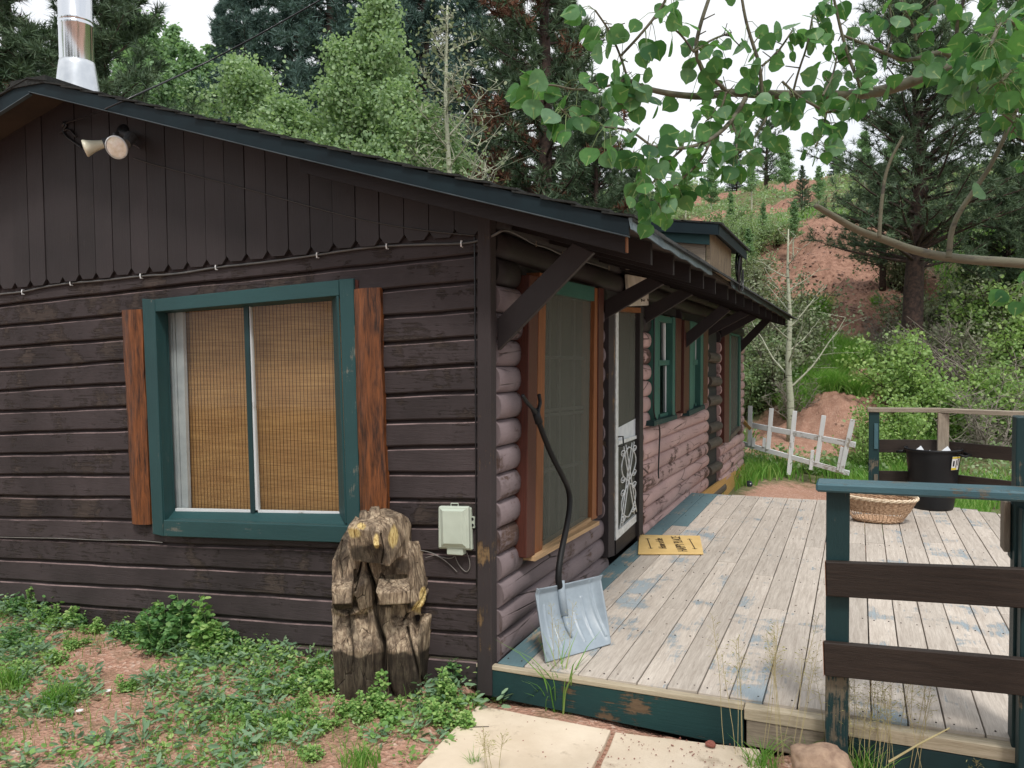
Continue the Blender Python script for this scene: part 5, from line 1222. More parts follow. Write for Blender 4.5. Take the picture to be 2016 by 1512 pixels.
def tuft_needles(P, D_, L, k, w=.010):
    """k needles at every tuft, fanned round the shoot direction"""
    N = len(P); Pn = np.repeat(P, k, 0); Dn = np.repeat(D_, k, 0); d = unit(Dn*.75+RS.randn(N*k, 3)*.62)
    sd = unit(np.cross(d, RS.randn(N*k, 3)))*w; l = (L*RS.uniform(.7, 1.15, N*k))[:, None]; b0 = Pn-Dn*(RS.rand(N*k)*L*.8)[:, None]
    V = np.stack([b0-sd, b0+sd, b0+d*l], 1).reshape(-1, 3); Fa = np.arange(N*k*3).reshape(-1, 3)
    return V, Fa, np.repeat(np.clip(RS.rand(N)*.75+RS.randn(N)*.1, 0, 1), k)*.7+RS.rand(N*k)*.3
def pine(name, h, R_, label, mat='needle_green', nw=26, per=6, L=.17, k=16, low=.12, brown=0., up=.12, cat_='pine tree', shape=.7, tr=None, dens=1., w=.011):
    t = thing(name, label, cat_, (0, 0, 0)); m = MB(); tr = tr or .017*h+.04; n = 8
    tp = [Vector((.05*math.sin(i*1.1)*h/10, .05*math.cos(i*.9)*h/10, h*i/n if i else -.6)) for i in range(n+1)]
    m.tube(tp, [tr*(1-.9*i/n)+.01 for i in range(n+1)], 10); TP, TD = [], []
    for i in range(nw):
        f = low+(.985-low)*i/(nw-1)
        for s in range(per):
            ff = min(.99, f+random.uniform(-.012, .012)); q = ff*n; a = tp[int(q)].lerp(tp[min(n, int(q)+1)], q-int(q)); az = random.uniform(0, 6.28)
            Lb = R_*((1-ff)**shape*1.05+.08)*random.uniform(.55, 1.1); el = random.uniform(-.25, .25)+up+.6*ff*ff
            pb = branchpath(a, (math.cos(az)*math.cos(el), math.sin(az)*math.cos(el), math.sin(el)), Lb, 6, .14, .045)
            m.tube(pb, [max(.006, tr*.26*(1-ff*.7)*(1-.85*j/6)) for j in range(7)], 4, cap=False)
            for j in range(2, 7):
                nt_ = int((3 if j < 6 else 4)*dens+random.random())
                for u in range(nt_):
                    d = Vector((random.uniform(-1, 1), random.uniform(-1, 1), random.uniform(-.25, .9))).normalized(); d = (d+(pb[j]-pb[j-1]).normalized()*.8).normalized()
                    e = pb[j]+d*Lb*random.uniform(.04, .22)
                    if random.random() < .35: m.tube([pb[j], e], [.006, .004], 3, cap=False)
                    TP.append(e[:]); TD.append(d[:])
    m.build('trunk', 'bark_pine', t, smooth=True)
    TP = np.array(TP); TD = np.array(TD); 
    if brown:
        nb_ = np.array([noise.noise(Vector(p)*.9+Vector((h, 0, 0))) for p in TP]); msk = nb_ > (.32-brown)
        V, Fa, r = tuft_needles(TP[msk], TD[msk], L, k, w); npmesh('dead_needles', V, Fa, r, 'needle_brown', t); TP, TD = TP[~msk], TD[~msk]
    V, Fa, r = tuft_needles(TP, TD, L, k, w); npmesh('crown', V, Fa, r, mat, t); return t
def bush(name, h, R_, nleaf, lsize, mat, label, stems=9, bare=False, cat_='shrub'):
    t = thing(name, label, cat_, (0, 0, 0)); m = MB(); cl = []
    for i in range(stems):
        az = random.uniform(0, 6.28); el = random.uniform(.7, 1.4); pb = branchpath((random.uniform(-.2, .2)*R_, random.uniform(-.2, .2)*R_, -.1), (math.cos(az)*math.cos(el), math.sin(az)*math.cos(el), math.sin(el)), h*random.uniform(.7, 1.1), 6, .22, .02)
        m.tube(pb, [.016*(1-.8*j/6)*max(h, .6) for j in range(7)], 4, cap=False)
        for j in range(1, 7):
            for s in range(5 if bare else 3):
                tw = branchpath(pb[j], (random.uniform(-1, 1), random.uniform(-1, 1), random.uniform(-.3, .9)), R_*random.uniform(.25, .6), 3, .3); m.tube(tw, [.006, .005, .004, .003], 3, cap=False); cl += tw[1:]
    m.build('stems', 'twig_grey' if bare else 'bark_dark', t)
    if nleaf:
        C_ = np.array([c_[:] for c_ in cl]); idx = RS.randint(0, len(C_), nleaf); P = C_[idx]+RS.randn(nleaf, 3)*R_*.08; P[:, 2] = np.maximum(P[:, 2], .02)
        V, Fa, r = leaves(P, rdir(nleaf, 0), rdir(nleaf, .9), lsize*RS.uniform(.7, 1.3, nleaf), HT, HF, np.clip(RS.rand(nleaf)*.5+.5*RS.rand(len(C_))[idx], 0, 1))
        npmesh('foliage', V, Fa, r, mat, t)
    return t
def put(proto, used, px, Z, top, label, rz=None, group=None, sx=1., H0=None, base=None):
    """stand a copy at image column px, distance Z, with its tip reaching row `top`"""
    if base is not None: px, _q, Z = pix(base)
    p = place(px, Z) if base is None else base; hgt = at(px, top, Z).z-p.z; s = hgt/H0
    rz = random.uniform(0, 6.28) if rz is None else rz
    if proto in used: o = dup(proto, p, rz, (s*sx, s*sx, s), label, group)
    else:
        used.append(proto); o = proto; o.location = p; o.rotation_euler = (0, 0, rz); o.scale = (s*sx, s*sx, s); o['label'] = label
        if group: o['group'] = group
    o['category'] = o['category']; return o
used = []
# ---- prototypes
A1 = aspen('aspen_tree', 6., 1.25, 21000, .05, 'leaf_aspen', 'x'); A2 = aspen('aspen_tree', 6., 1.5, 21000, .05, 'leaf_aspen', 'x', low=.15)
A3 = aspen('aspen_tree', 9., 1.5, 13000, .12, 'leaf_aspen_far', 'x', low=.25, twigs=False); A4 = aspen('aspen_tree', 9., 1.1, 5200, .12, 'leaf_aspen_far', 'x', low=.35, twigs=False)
BA = aspen('bare_aspen', 4., 1.5, 0, .05, None, 'x', bare=2, tr=.075, low=.22, cat_='bare tree', lean=.01)
BD = aspen('dead_aspen', 6.5, 1.5, 900, .05, 'leaf_olive', 'x', bare=True, tr=.08, low=.3, cat_='bare tree', lean=.01)
P1 = pine('pine_tree', 12., 2.7, 'x', nw=30, per=6, L=.24, k=18, w=.014); P2 = pine('pine_tree', 12., 2.3, 'x', nw=30, per=6, L=.22, k=18, brown=.12, w=.014)
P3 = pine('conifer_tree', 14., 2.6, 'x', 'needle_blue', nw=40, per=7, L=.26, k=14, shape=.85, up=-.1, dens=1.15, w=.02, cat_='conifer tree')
P5 = pine('pine_tree', 11., 3.3, 'x', nw=30, per=7, L=.20, k=20, low=.27, dens=1.55, w=.009, tr=.28, shape=.6)
P4 = pine('pine_tree', 10., 3.1, 'x', nw=26, per=7, L=.21, k=22, low=.2, dens=1.3, w=.011)
B1 = bush('scrub_bush', 1.3, .8, 2300, .055, 'leaf_olive', 'x'); B2 = bush('leafy_bush', 1.4, .85, 2800, .06, 'leaf_bush', 'x'); B3 = bush('lime_bush', 1.6, .95, 3600, .07, 'leaf_lime', 'x', stems=12)
B4 = bush('bare_brush', 1.4, .8, 0, .05, None, 'x', stems=14, bare=True, cat_='dead brush')
BACK = []
# ---- behind the roof, left to right
for px, Z, top, pr, h0, sx, lab in (
    (-60, 15, -260, P1, 12, 1.25, 'dark pine filling the top left corner, left of the chimney'),
    (40, 19, -240, P2, 12, 1.2, 'dark pine with brown patches directly behind the left side of the chimney'),
    (215, 15.5, -110, P4, 10, .95, 'full green pine just right of the chimney'),
    (-130, 13, 20, P4, 10, 1.1, 'low pine spreading behind the left roof edge')):
    put(pr, used, px, Z, top, lab, sx=sx, H0=h0)
for i, (px, Z, top, pr) in enumerate(((300, 34, 40, A3), (345, 38, 55, A4), (395, 36, 105, A3), (440, 40, 95, A4), (330, 30, 130, A3), (480, 33, 150, A4), (270, 42, 25, A4), (415, 31, 190, A3), (370, 26, 215, A4), (505, 27, 205, A3))):
    put(pr, used, px, Z, top, 'hazy green aspen on the far slope between the chimney pine and the dark conifers', H0=9, group='aspens on the slope behind the roof', sx=1.15)
for px, Z, top, sx, lab in ((500, 31, -120, 1., 'dark blue-green conifer at the left end of the tall stand behind the roof'), (585, 34, -230, 1.05, 'tall conifer second from the left in the stand behind the roof'), (665, 28, -260, 1.05, 'tall conifer third from the left, behind the pointed light aspen'),
    (760, 33, -300, 1.1, 'tall conifer fourth from the left, rising over the pointed aspen tip'), (845, 28, -240, 1., 'tall conifer behind the bare grey aspen'), (930, 34, -160, 1., 'tall conifer at the right end of the stand, left of the brown-patched pine'), (450, 40, 20, .9, 'smaller distant conifer by the patch of sky')):
    put(P3, used, px, Z, top, lab, sx=sx, H0=14)
for px, Z, top, pr, sx, lab in ((745, 15.5, 0, A1, .95, 'bright green aspen with a tall pointed tip behind the roof'), (520, 17, 120, A2, 1.05, 'bright green aspen at the left of the row behind the roof'), (610, 16, 205, A2, 1.2, 'low bright aspen filling the row left of the pointed one'),
    (690, 15.5, 100, A1, 1., 'bright aspen pressed against the left of the pointed one'), (820, 15, 185, A2, 1.1, 'bright aspen right of the pointed one, before the bare tree'), (870, 16, 260, A2, 1., 'low bright aspen at the foot of the bare tree')):
    put(pr, used, px, Z, top, lab, sx=sx, H0=6)
put(BD, used, 885, 14.5, 20, 'nearly bare grey aspen with fanned branches behind the roof slope', H0=6.5, sx=1.1, rz=1.)
for px, Z, top, pr, h0, sx, lab in ((1075, 19, -330, P2, 12, .95, 'tall pine with dead brown needles behind the middle of the roof'), (1175, 18, 210, P4, 10, .9, 'bushy lower pine right of the brown-patched pine'), (1010, 22, -40, P2, 12, .9, 'brownish pine squeezed between the bare aspen and the tall pine'), (1120, 24, -20, P1, 12, .9, 'dark pine showing behind the right side of the tall brown-patched pine'), (1250, 27, 330, P4, 10, 1., 'round low pine above the dormer')):
    put(pr, used, px, Z, top, lab, sx=sx, H0=h0)
# ---- right slope and ridge
put(P5, used, 0, 0, -60, 'big dark pine with a thick brown trunk on the right slope', H0=11, sx=1.05, rz=2.2, base=gnd(1800, 738))
for px, Z, top, pr, h0, sx, lab in ((2040, 18.5, -160, P1, 12, 1.2, 'tall pine cut by the right edge of the photo'), (1985, 18, 300, P4, 10, 1., 'low spreading pine behind the bare branch at right'), (1735, 21, 330, P4, 10, 1.25, 'middle-sized pine left of the big trunk'),
    (1578, 30, 330, P1, 12, 1., 'small dark pine standing at the top edge of the red bank'), (1508, 52, 190, P1, 12, 1., 'solitary pine breaking the skyline above the dormer'), (1450, 56, 270, P3, 14, 1., 'little conifer on the skyline left of the solitary pine'), (1640, 58, 290, P3, 14, 1., 'little conifer on the skyline right of the solitary pine')):
    put(pr, used, px, Z, top, lab, sx=sx, H0=h0)
for px, Z, top, pr, lab in ((1700, 46, 262, A3, 'pale aspen on the skyline left of the big pine'), (1755, 46, 250, A3, 'pale aspen touching the big pine crown at the skyline'), (1650, 50, 290, A3, 'pale aspen low on the skyline among the overhanging leaves'), (1545, 50, 275, A3, 'pale aspen right of the solitary skyline pine'), (1480, 44, 305, A4, 'pale aspen above the upper red slope'),
    (1350, 42, 320, A4, 'aspen above the left end of the red slope'), (1300, 34, 350, A4, 'aspen rising over the dormer roof'), (1440, 33, 380, A4, 'white-stemmed aspen in the middle of the red slope'), (1500, 28, 400, A4, 'white-stemmed aspen right of the dormer'), (1560, 26, 395, A4, 'slender aspen beside the small pine on the bank'), (1475, 24, 450, A4, 'slender aspen close behind the cable coil'), (1610, 36, 330, A4, 'aspen between the small pine and the big pine'), (1400, 46, 320, A3, 'aspen on the crest above the red slope'), (1250, 44, 310, A4, 'aspen behind the round low pine')):
    put(pr, used, px, Z, top, lab, H0=9, sx=1.35)
o = put(BA, used, 1556, 14.6, 452, 'slim bare white aspen sapling behind the picket fence', H0=4., sx=1.1, rz=.4)
put(BA, used, 1700, 22, 600, 'thin bare sapling left of the big pine trunk', H0=4., sx=.6)
put(BA, used, 1640, 17, 640, 'short bare sapling between the fence and the big pine', H0=4., sx=.6)
nb = 0
def bushes(L, pr, h0, lab, grp, cat_=None):
    for px, py, wd in L:
        g = gnd(px, py); Z = pix(g)[2]; s = random.uniform(.85, 1.15)*wd
        if pr in used: o = dup(pr, g, random.uniform(0, 6.28), s, lab, grp)
        else: used.append(pr); o = pr; o.location = g; o.scale = (s, s, s); o['label'] = lab; o['group'] = grp
random.seed(21)
L = []
for i in range(34): L.append((random.uniform(1470, 1990), random.uniform(560, 800), random.uniform(.6, 1.2)))
L = [q for q in L if not (1545 < q[0] < 1760 and q[1] < 690) and not (1560 < q[0] < 1700 and q[1] > 740) and not (1760 < q[0] < 1860 and q[1] > 700)]
bushes(L, B1, 1.3, 'grey-green scrub bush growing on the slope behind the fence', 'scrub bushes on the slope')
bushes([(random.uniform(1420, 1545), random.uniform(470, 600), random.uniform(.7, 1.1)) for i in range(7)]+[(1470, 760, .8), (1500, 790, .8), (1480, 700, .9), (1530, 740, .7), (1475, 815, .8), (1575, 690, .7)], B2, 1.4, 'green leafy bush on the slope right of the cabin roof', 'leafy bushes on the slope')
bushes([(1950, 720, 1.), (1990, 660, 1.1), (1900, 650, .8), (2020, 790, 1.), (1965, 820, .9), (1765, 800, .7), (1800, 850, .7), (1850, 870, .7), (1990, 870, .9), (1920, 880, .8), (1750, 900, .6), (2030, 720, 1.1), (1940, 770, .8), (1720, 930, .5), (1985, 750, .9)], B3, 1.6, 'bright yellow-green leafy bush beyond the far deck railing', 'bright bushes beyond the railing')
bushes([(1880, 790, 1.), (1860, 740, .9), (1905, 840, 1.), (1500, 770, .7), (1560, 830, .6), (1480, 730, .9), (1740, 700, .7), (1830, 690, .8), (1940, 900, .9), (1600, 760, .5)], B4, 1.4, 'tangle of leafless grey brush on the right slope', 'dead brush on the slope')
m = MB()                                            # leaning heap of cut dead branches
h0_, h1_ = gnd(1890, 815), at(1775, 640, 15.5)
for i in range(150):
    a = h0_+Vector((random.gauss(0, .28), random.gauss(0, .25), random.uniform(-.1, .3))); L_ = random.uniform(.5, 1.)
    b = h0_.lerp(h1_, L_)+Vector((random.gauss(0, .16), random.gauss(0, .2), random.gauss(0, .12))); m.tube([a, a.lerp(b, .5)+Vector((random.gauss(0, .08), 0, random.gauss(0, .08)+.1)), b], [.012, .009, .004], 3, cap=False)
tag(m.build('branch_pile', 'twig_grey', None), 'heap of cut grey branches leaning up in front of the big pine trunk', 'branch pile')
for o in (A1, A2, A3, A4, BA, BD, P1, P2, P3, P4, P5, B1, B2, B3, B4):
    assert o in used
# ---- undergrowth on the slopes
def scat(n, x0, x1, y0, y1, pw=1.): 
    x = RS.uniform(x0, x1, n); y = y0+(y1-y0)*RS.rand(n)**pw; return x, y
def fractn(x, y, s, o=0.):
    return .5+.25*(np.sin(x*s*1.3+o+1.7*np.sin(y*s*.7+o))+np.sin(y*s*1.1+1.9*np.sin(x*s*.6+2+o)))
def undergrowth():
    x, y = scat(300000, -26, 34, 10.2, 62, 1.9)
    keep = (bareness(x, y) < .35+.3*RS.rand(len(x))) & (fractn(x, y, 1.1)+.35*RS.rand(len(x)) > .38); x, y = x[keep], y[keep]
    cl = fractn(x, y, 2.3, 4.); z = H(x, y)+RS.rand(len(x))*(.05+.38*cl); P = np.stack([x, y, z], 1); n = len(x)
    d = np.sqrt((x-CAM[0])**2+(y-CAM[1])**2); V, Fa, r = leaves(P, rdir(n, .1), rdir(n, 1.2), (.032+.0024*d)*RS.uniform(.6, 1.4, n), QT, QF, np.clip(cl*.6+.4*RS.rand(n), 0, 1))
    o = npmesh('undergrowth', V, Fa, r, 'leaf_bush'); tag(o, 'low mixed green undergrowth covering the hillside', 'undergrowth', kind='stuff')
undergrowth()
def rubble():
    x, y = scat(26000, -2, 12, 14, 44, 1.3); b = bareness(x, y); k_ = (b > .3) & (RS.rand(len(x)) < .6); x, y = x[k_], y[k_]; n = len(x)
    T = np.array([[1, 0, 0], [0, .8, 0], [-.9, .1, 0], [0, -1, 0], [.1, 0, .7]]); Fc = np.array([[0, 1, 4], [1, 2, 4], [2, 3, 4], [3, 0, 4]])
    V, Fa, r = leaves(np.stack([x, y, H(x, y)-.01], 1), rdir(n, 0)*[1, 1, .1], np.tile([0, 0, 1.], (n, 1))+RS.randn(n, 3)*.25, RS.uniform(.02, .085, n)*RS.uniform(.5, 1.2, n), T, Fc)
    o = npmesh('rubble', V, Fa, r, 'hill_stone'); tag(o, 'loose reddish stones and clods on the bare hillside', 'rubble', kind='stuff')
rubble()
def blades(x, y, z, h, w, lean=.35, seg=3):
    """tapered bent blades"""
    n = len(x); az = RS.uniform(0, 6.28, n); az2 = RS.uniform(0, 6.28, n); dx, dy = np.cos(az), np.sin(az); ln = lean*h*RS.uniform(.2, 1.3, n)
    sx, sy = np.cos(az2)*w, np.sin(az2)*w; V = []
    for k, (t, ww) in enumerate(((0, 1), (.4, .8), (.75, .5), (1, 0))):
        cx, cy, cz = x+dx*ln*t**2, y+dy*ln*t**2, z+h*t*(1-.18*t)
        if k < 3: V.append(np.stack([cx-sx*ww, cy-sy*ww, cz], 1)); V.append(np.stack([cx+sx*ww, cy+sy*ww, cz], 1))
        else: V.append(np.stack([cx, cy, cz], 1))
    V = np.stack(V, 1); base = (np.arange(n)*7)[:, None]
    T = np.array([[0, 1, 3], [0, 3, 2], [2, 3, 5], [2, 5, 4], [4, 5, 6]]); Fa = (T[None]+base[:, :, None]).reshape(-1, 3)
    return V.reshape(-1, 3), Fa, np.repeat(RS.rand(n), 5)
def hillgrass():
    x, y = scat(60000, -8, 16, 8.6, 30, 1.5); b = bareness(x, y)
    keep = (b < .45) & (fractn(x, y, .9, 2.)+.3*RS.rand(len(x)) > .62); x, y = x[keep], y[keep]
    z = H(x, y); d = y+4; o = npmesh('hill_grass', *blades(x, y, z-.02, RS.uniform(.18, .42, len(x)), .004+.0006*d, .5), 'grass_green'); tag(o, 'green grass growing in drifts on the hillside', 'grass', kind='stuff')
    x = RS.uniform(-.1, 3.2, 34000); y = RS.uniform(6.5, 12.6, 34000); b = bareness(x, y)
    keep = (b < .34) & (fractn(x, y, 2., 1.)+.5*RS.rand(len(x)) > .45) & ((x > .1) | (y > 9.7)); x, y = x[keep], y[keep]
    o = npmesh('fence_grass', *blades(x, y, H(x, y)-.02, RS.uniform(.12, .38, len(x)), .005, .4), 'grass_green'); tag(o, 'tall green grass around the white picket fence', 'grass', kind='stuff')
hillgrass()
def grass_mound(px, py, s, lab):
    g = gnd(px, py); n = int(900*s); a = RS.uniform(0, 6.28, n); r = np.sqrt(RS.rand(n))*.32*s
    x, y = g.x+r*np.cos(a), g.y+r*np.sin(a); o = npmesh('grass_clump', *blades(x, y, H(x, y)-.02, RS.uniform(.3, .6, n)*s, .008, .9), 'grass_green'); tag(o, lab, 'grass clump')
for i, (px, py, s) in enumerate(((1630, 770, 1.), (1690, 775, .8), (1668, 720, 1.2), (1640, 745, 1.2), (1615, 735, 1.1), (1590, 765, 1.2), (1600, 625, 1.2), (1725, 600, .35), (1650, 700, 1.), (1570, 800, 1.))):
    grass_mound(px, py, s, ['green bunch grass clump on the dirt bank behind the fence, lowest in the middle', 'bunch grass clump right of the lowest one on the dirt bank', 'bunch grass clump topping the green streak on the slope', 'bunch grass clump in the middle of the green streak', 'bunch grass clump left of the green streak', 'bunch grass clump at the foot of the green streak', 'bunch grass clump halfway up beside the bare sapling', 'grass clump under the pine boughs on the red slope', 'bunch grass clump just above the middle of the green streak', 'grass clump directly behind the third picket'][i])

for (x, y, pr, sc_, lab) in ((-9, -15, P1, 1., 'dark pine added unseen behind the viewpoint at far left, for reflections'), (-3.5, -13, P4, 1., 'green pine added unseen behind the viewpoint at left, for reflections'), (2, -17, P1, 1.1, 'tall pine added unseen directly behind the viewpoint, for reflections'), (7, -14, A1, 1.4, 'aspen added unseen behind the viewpoint at right, for reflections'), (12, -9, P4, 1., 'green pine added unseen behind the viewpoint at far right, for reflections'), (-14, -9, A2, 1.5, 'aspen added unseen to the far left behind the viewpoint, for reflections')):  # unseen trees added for reflections in glass and metal and darker ambient light
    dup(pr, (x, y, Hs(x, y)), random.uniform(0, 6), sc_, lab)
# ================================================================ overhanging aspen (its trunk stands just right of the view)
def overhang():
    t = thing('aspen_tree', 'near aspen whose leafy branches hang into the upper right of the view', 'tree', (0, 0, 0))
    base = at(2420, 900, 2.3); base = Vector((base.x, base.y, Hs(base.x, base.y)-.1)); o = ORG[t]
    t.location = base; ORG[t] = base
    m = MB()
    tr = [base, at(2400, 1200, 2.3), at(2390, 700, 2.25), at(2330, 250, 2.2), at(2270, -200, 2.2), at(2250, -900, 2.3)]
    tr[0] = base; m.tube(smoothpts(tr, 2), [.075-.0022*i for i in range(len(smoothpts(tr, 2)))], 14); m.build('trunk', 'aspen_bark', t, smooth=True)
    LIM = [  # (points, start radius, end radius, leaf density, depth at start, at end)
     ([(2330, 250), (2150, 130), (2016, 110), (1890, 127), (1840, 138), (1780, 168), (1700, 187), (1620, 188), (1500, 186), (1430, 181), (1390, 191), (1330, 187), (1268, 174), (1236, 156)], .020, .004, .35, 2.2, 1.75),
     ([(1468, 193), (1440, 240), (1400, 277), (1342, 295), (1283, 288)], .006, .003, .9, 1.83, 1.72),
     ([(1500, 186), (1497, 130), (1480, 80), (1468, 40), (1458, -20)], .005, .003, 1., 1.85, 1.8),
     ([(1384, 139), (1368, 102), (1378, 50), (1402, -20)], .0055, .004, .6, 1.8, 1.78), ([(1384, 139), (1410, 160), (1432, 181)], .004, .005, .5, 1.8, 1.82),
     ([(1366, 102), (1340, 66), (1316, 50)], .003, .002, 1., 1.78, 1.76), ([(1366, 102), (1400, 78), (1440, 64)], .003, .002, .8, 1.78, 1.8),
     ([(1662, 197), (1645, 218), (1627, 222), (1605, 208), (1575, 193), (1540, 160)], .004, .003, .9, 1.9, 1.84), ([(1627, 222), (1620, 255), (1605, 290)], .003, .002, 1.4, 1.9, 1.88),
     ([(1522, 205), (1502, 245), (1470, 292), (1430, 316), (1380, 322)], .003, .002, 1.5, 1.86, 1.8),
     ([(1400, 277), (1380, 318), (1345, 350), (1310, 380), (1296, 402)], .003, .002, 1.5, 1.8, 1.75), ([(1342, 295), (1312, 322), (1285, 360)], .003, .002, 1.7, 1.75, 1.72), ([(1440, 240), (1452, 270), (1448, 302)], .003, .002, 1.2, 1.82, 1.8),
     ([(1268, 174), (1216, 200), (1160, 222), (1128, 238), (1105, 215)], .003, .002, 1.7, 1.76, 1.68), ([(1236, 156), (1190, 172), (1130, 178), (1085, 165), (1052, 172)], .003, .002, 1.6, 1.74, 1.68), ([(1283, 288), (1240, 255), (1190, 250)], .003, .002, 1.8, 1.72, 1.7),
     ([(1236, 156), (1222, 110), (1200, 60), (1172, 20)], .003, .002, 1.4, 1.74, 1.7), ([(1222, 110), (1260, 70), (1300, 20), (1320, -20)], .003, .003, 1.3, 1.73, 1.7), ([(1283, 288), (1255, 320), (1268, 350)], .002, .002, 1.6, 1.72, 1.7),
     ([(1890, 127), (1862, 102), (1842, 104), (1785, 122), (1745, 106), (1705, 88), (1660, 70)], .008, .003, .9, 2.0, 1.88), ([(1700, 187), (1690, 160), (1672, 118), (1655, 60), (1640, -10)], .005, .003, 1.2, 1.9, 1.86),
     ([(1745, 106), (1760, 60), (1750, 10)], .003, .002, 1.2, 1.92, 1.9), ([(1803, 80), (1832, 40), (1845, -10)], .004, .003, 1., 1.95, 1.9), ([(1803, 80), (1800, 55), (1780, 20), (1772, -10)], .004, .003, .8, 1.95, 1.92), ([(1890, 127), (1880, 60), (1900, -10)], .005, .004, 1.3, 2.0, 1.95),
     ([(2150, 130), (2060, 20), (1985, -20)], .012, .008, .8, 2.1, 1.95), ([(2016, 110), (1960, 60), (1925, 95), (1905, 140)], .006, .003, 2.2, 1.9, 1.6), ([(2016, 60), (1975, 30), (1950, 90)], .005, .003, 2.4, 1.7, 1.5), ([(2016, 110), (1990, 140), (1970, 160)], .005, .003, 1.8, 1.8, 1.6),
     ([(1560, 188), (1572, 140), (1590, 90), (1600, 30)], .003, .002, 1.1, 1.88, 1.85), ([(1500, 130), (1530, 105), (1560, 60)], .003, .002, 1.1, 1.85, 1.85), ([(1430, 181), (1420, 215), (1395, 235)], .003, .002, 1.4, 1.82, 1.8),
     ([(1620, 188), (1640, 150), (1648, 110)], .003, .002, 1.3, 1.88, 1.9),
     ([(2380, 560), (2200, 535), (2016, 518), (1880, 510), (1800, 494), (1740, 471), (1690, 455), (1645, 428), (1606, 405)], .016, .0062, .0, 2.3, 1.9),
     ([(1731, 468), (1735, 400), (1745, 330), (1778, 268)], .0052, .003, .0, 1.95, 1.92), ([(1868, 508), (1874, 440), (1920, 372), (1955, 320), (2000, 220), (2032, 140)], .0075, .004, .05, 2.0, 1.95),
     ([(2040, 330), (2005, 250), (1975, 225)], .004, .002, 1.6, 1.9, 1.85), ([(2000, 220), (1985, 180), (1975, 165)], .003, .002, 1.4, 1.95, 1.9), ([(2060, 520), (2030, 540), (2012, 560)], .004, .002, 1.5, 1.95, 1.9), ([(1990, 262), (2008, 235), (2016, 210)], .003, .002, 1.6, 1.93, 1.9),
    ]
    m = MB(); LP = []
    for pts, r0_, r1_, den, d0, d1 in LIM:
        n = len(pts); P3 = [at(p[0], p[1], d0+(d1-d0)*i/(n-1)+random.uniform(-.01, .01)) for i, p in enumerate(pts)]
        sp = smoothpts(P3, 2); k = len(sp); m.tube(sp, [r0_+(r1_-r0_)*i/(k-1) for i in range(k)], 8 if r0_ > .008 else 5)
        tot = sum((sp[i+1]-sp[i]).length for i in range(k-1)); nl = int(tot/.0155*den)
        for j in range(nl):
            q = random.random()*(k-1); a = sp[int(q)].lerp(sp[min(k-1, int(q)+1)], q-int(q)); LP.append(a)
        for j in range(int(3*den) if den else 0): LP.append(sp[-1])
        if r0_ < .007 and den:
            for j in range(3):                           # short spur twigs
                q = random.randint(1, k-1); m.tube([sp[q], sp[q]+Vector((random.uniform(-.03, .03), random.uniform(-.03, .03), random.uniform(-.03, .03)))], [.0016, .0012], 4)
    m.sw = len(m.Fc); mp = m; P, A, N_, Sz = [], [], [], []
    for a in LP:
        d = Vector((random.gauss(0, 1), random.gauss(0, 1), random.gauss(-.25, .9))).normalized(); L_ = random.uniform(.018, .045)
        e = a+d*L_+Vector((0, 0, -.008)); mp.tube([a, a+d*L_*.5+Vector((0, 0, .003)), e], [.0009, .0008, .0007], 3, cap=False)
        ax = (d+Vector((random.gauss(0, .4), random.gauss(0, .4), -.75+random.gauss(0, .3)))).normalized(); tc_ = (Vector(CAM)-e).normalized()
        nrm = (tc_*random.choice((1, 1, -1))+Vector((random.gauss(0, .8), random.gauss(0, .8), random.gauss(0, .7)))).normalized()
        P.append(e[:]); A.append(ax[:]); N_.append(nrm[:]); Sz.append(random.choice((.024, .029, .033, .036, .040)))
    m.build('branches', ('limb_bark', 'stem_green'), t, smooth=True)
    V, Fa, r = leaves(np.array(P), np.array(A), np.array(N_), np.array(Sz), NT_, NF_); lo = npmesh('leaves', V, Fa, r, 'leaf_aspen_near', t, smooth=True)
    vv = np.zeros(len(NT_)); vv[[0, 1]] = 1.; vv[np.argmax(NT_[:, 0])] = 1.; va = lo.data.attributes.new('vein', 'FLOAT', 'POINT'); va.data.foreach_set('value', np.tile(vv, len(P)).astype(np.float32)**1)
overhang()
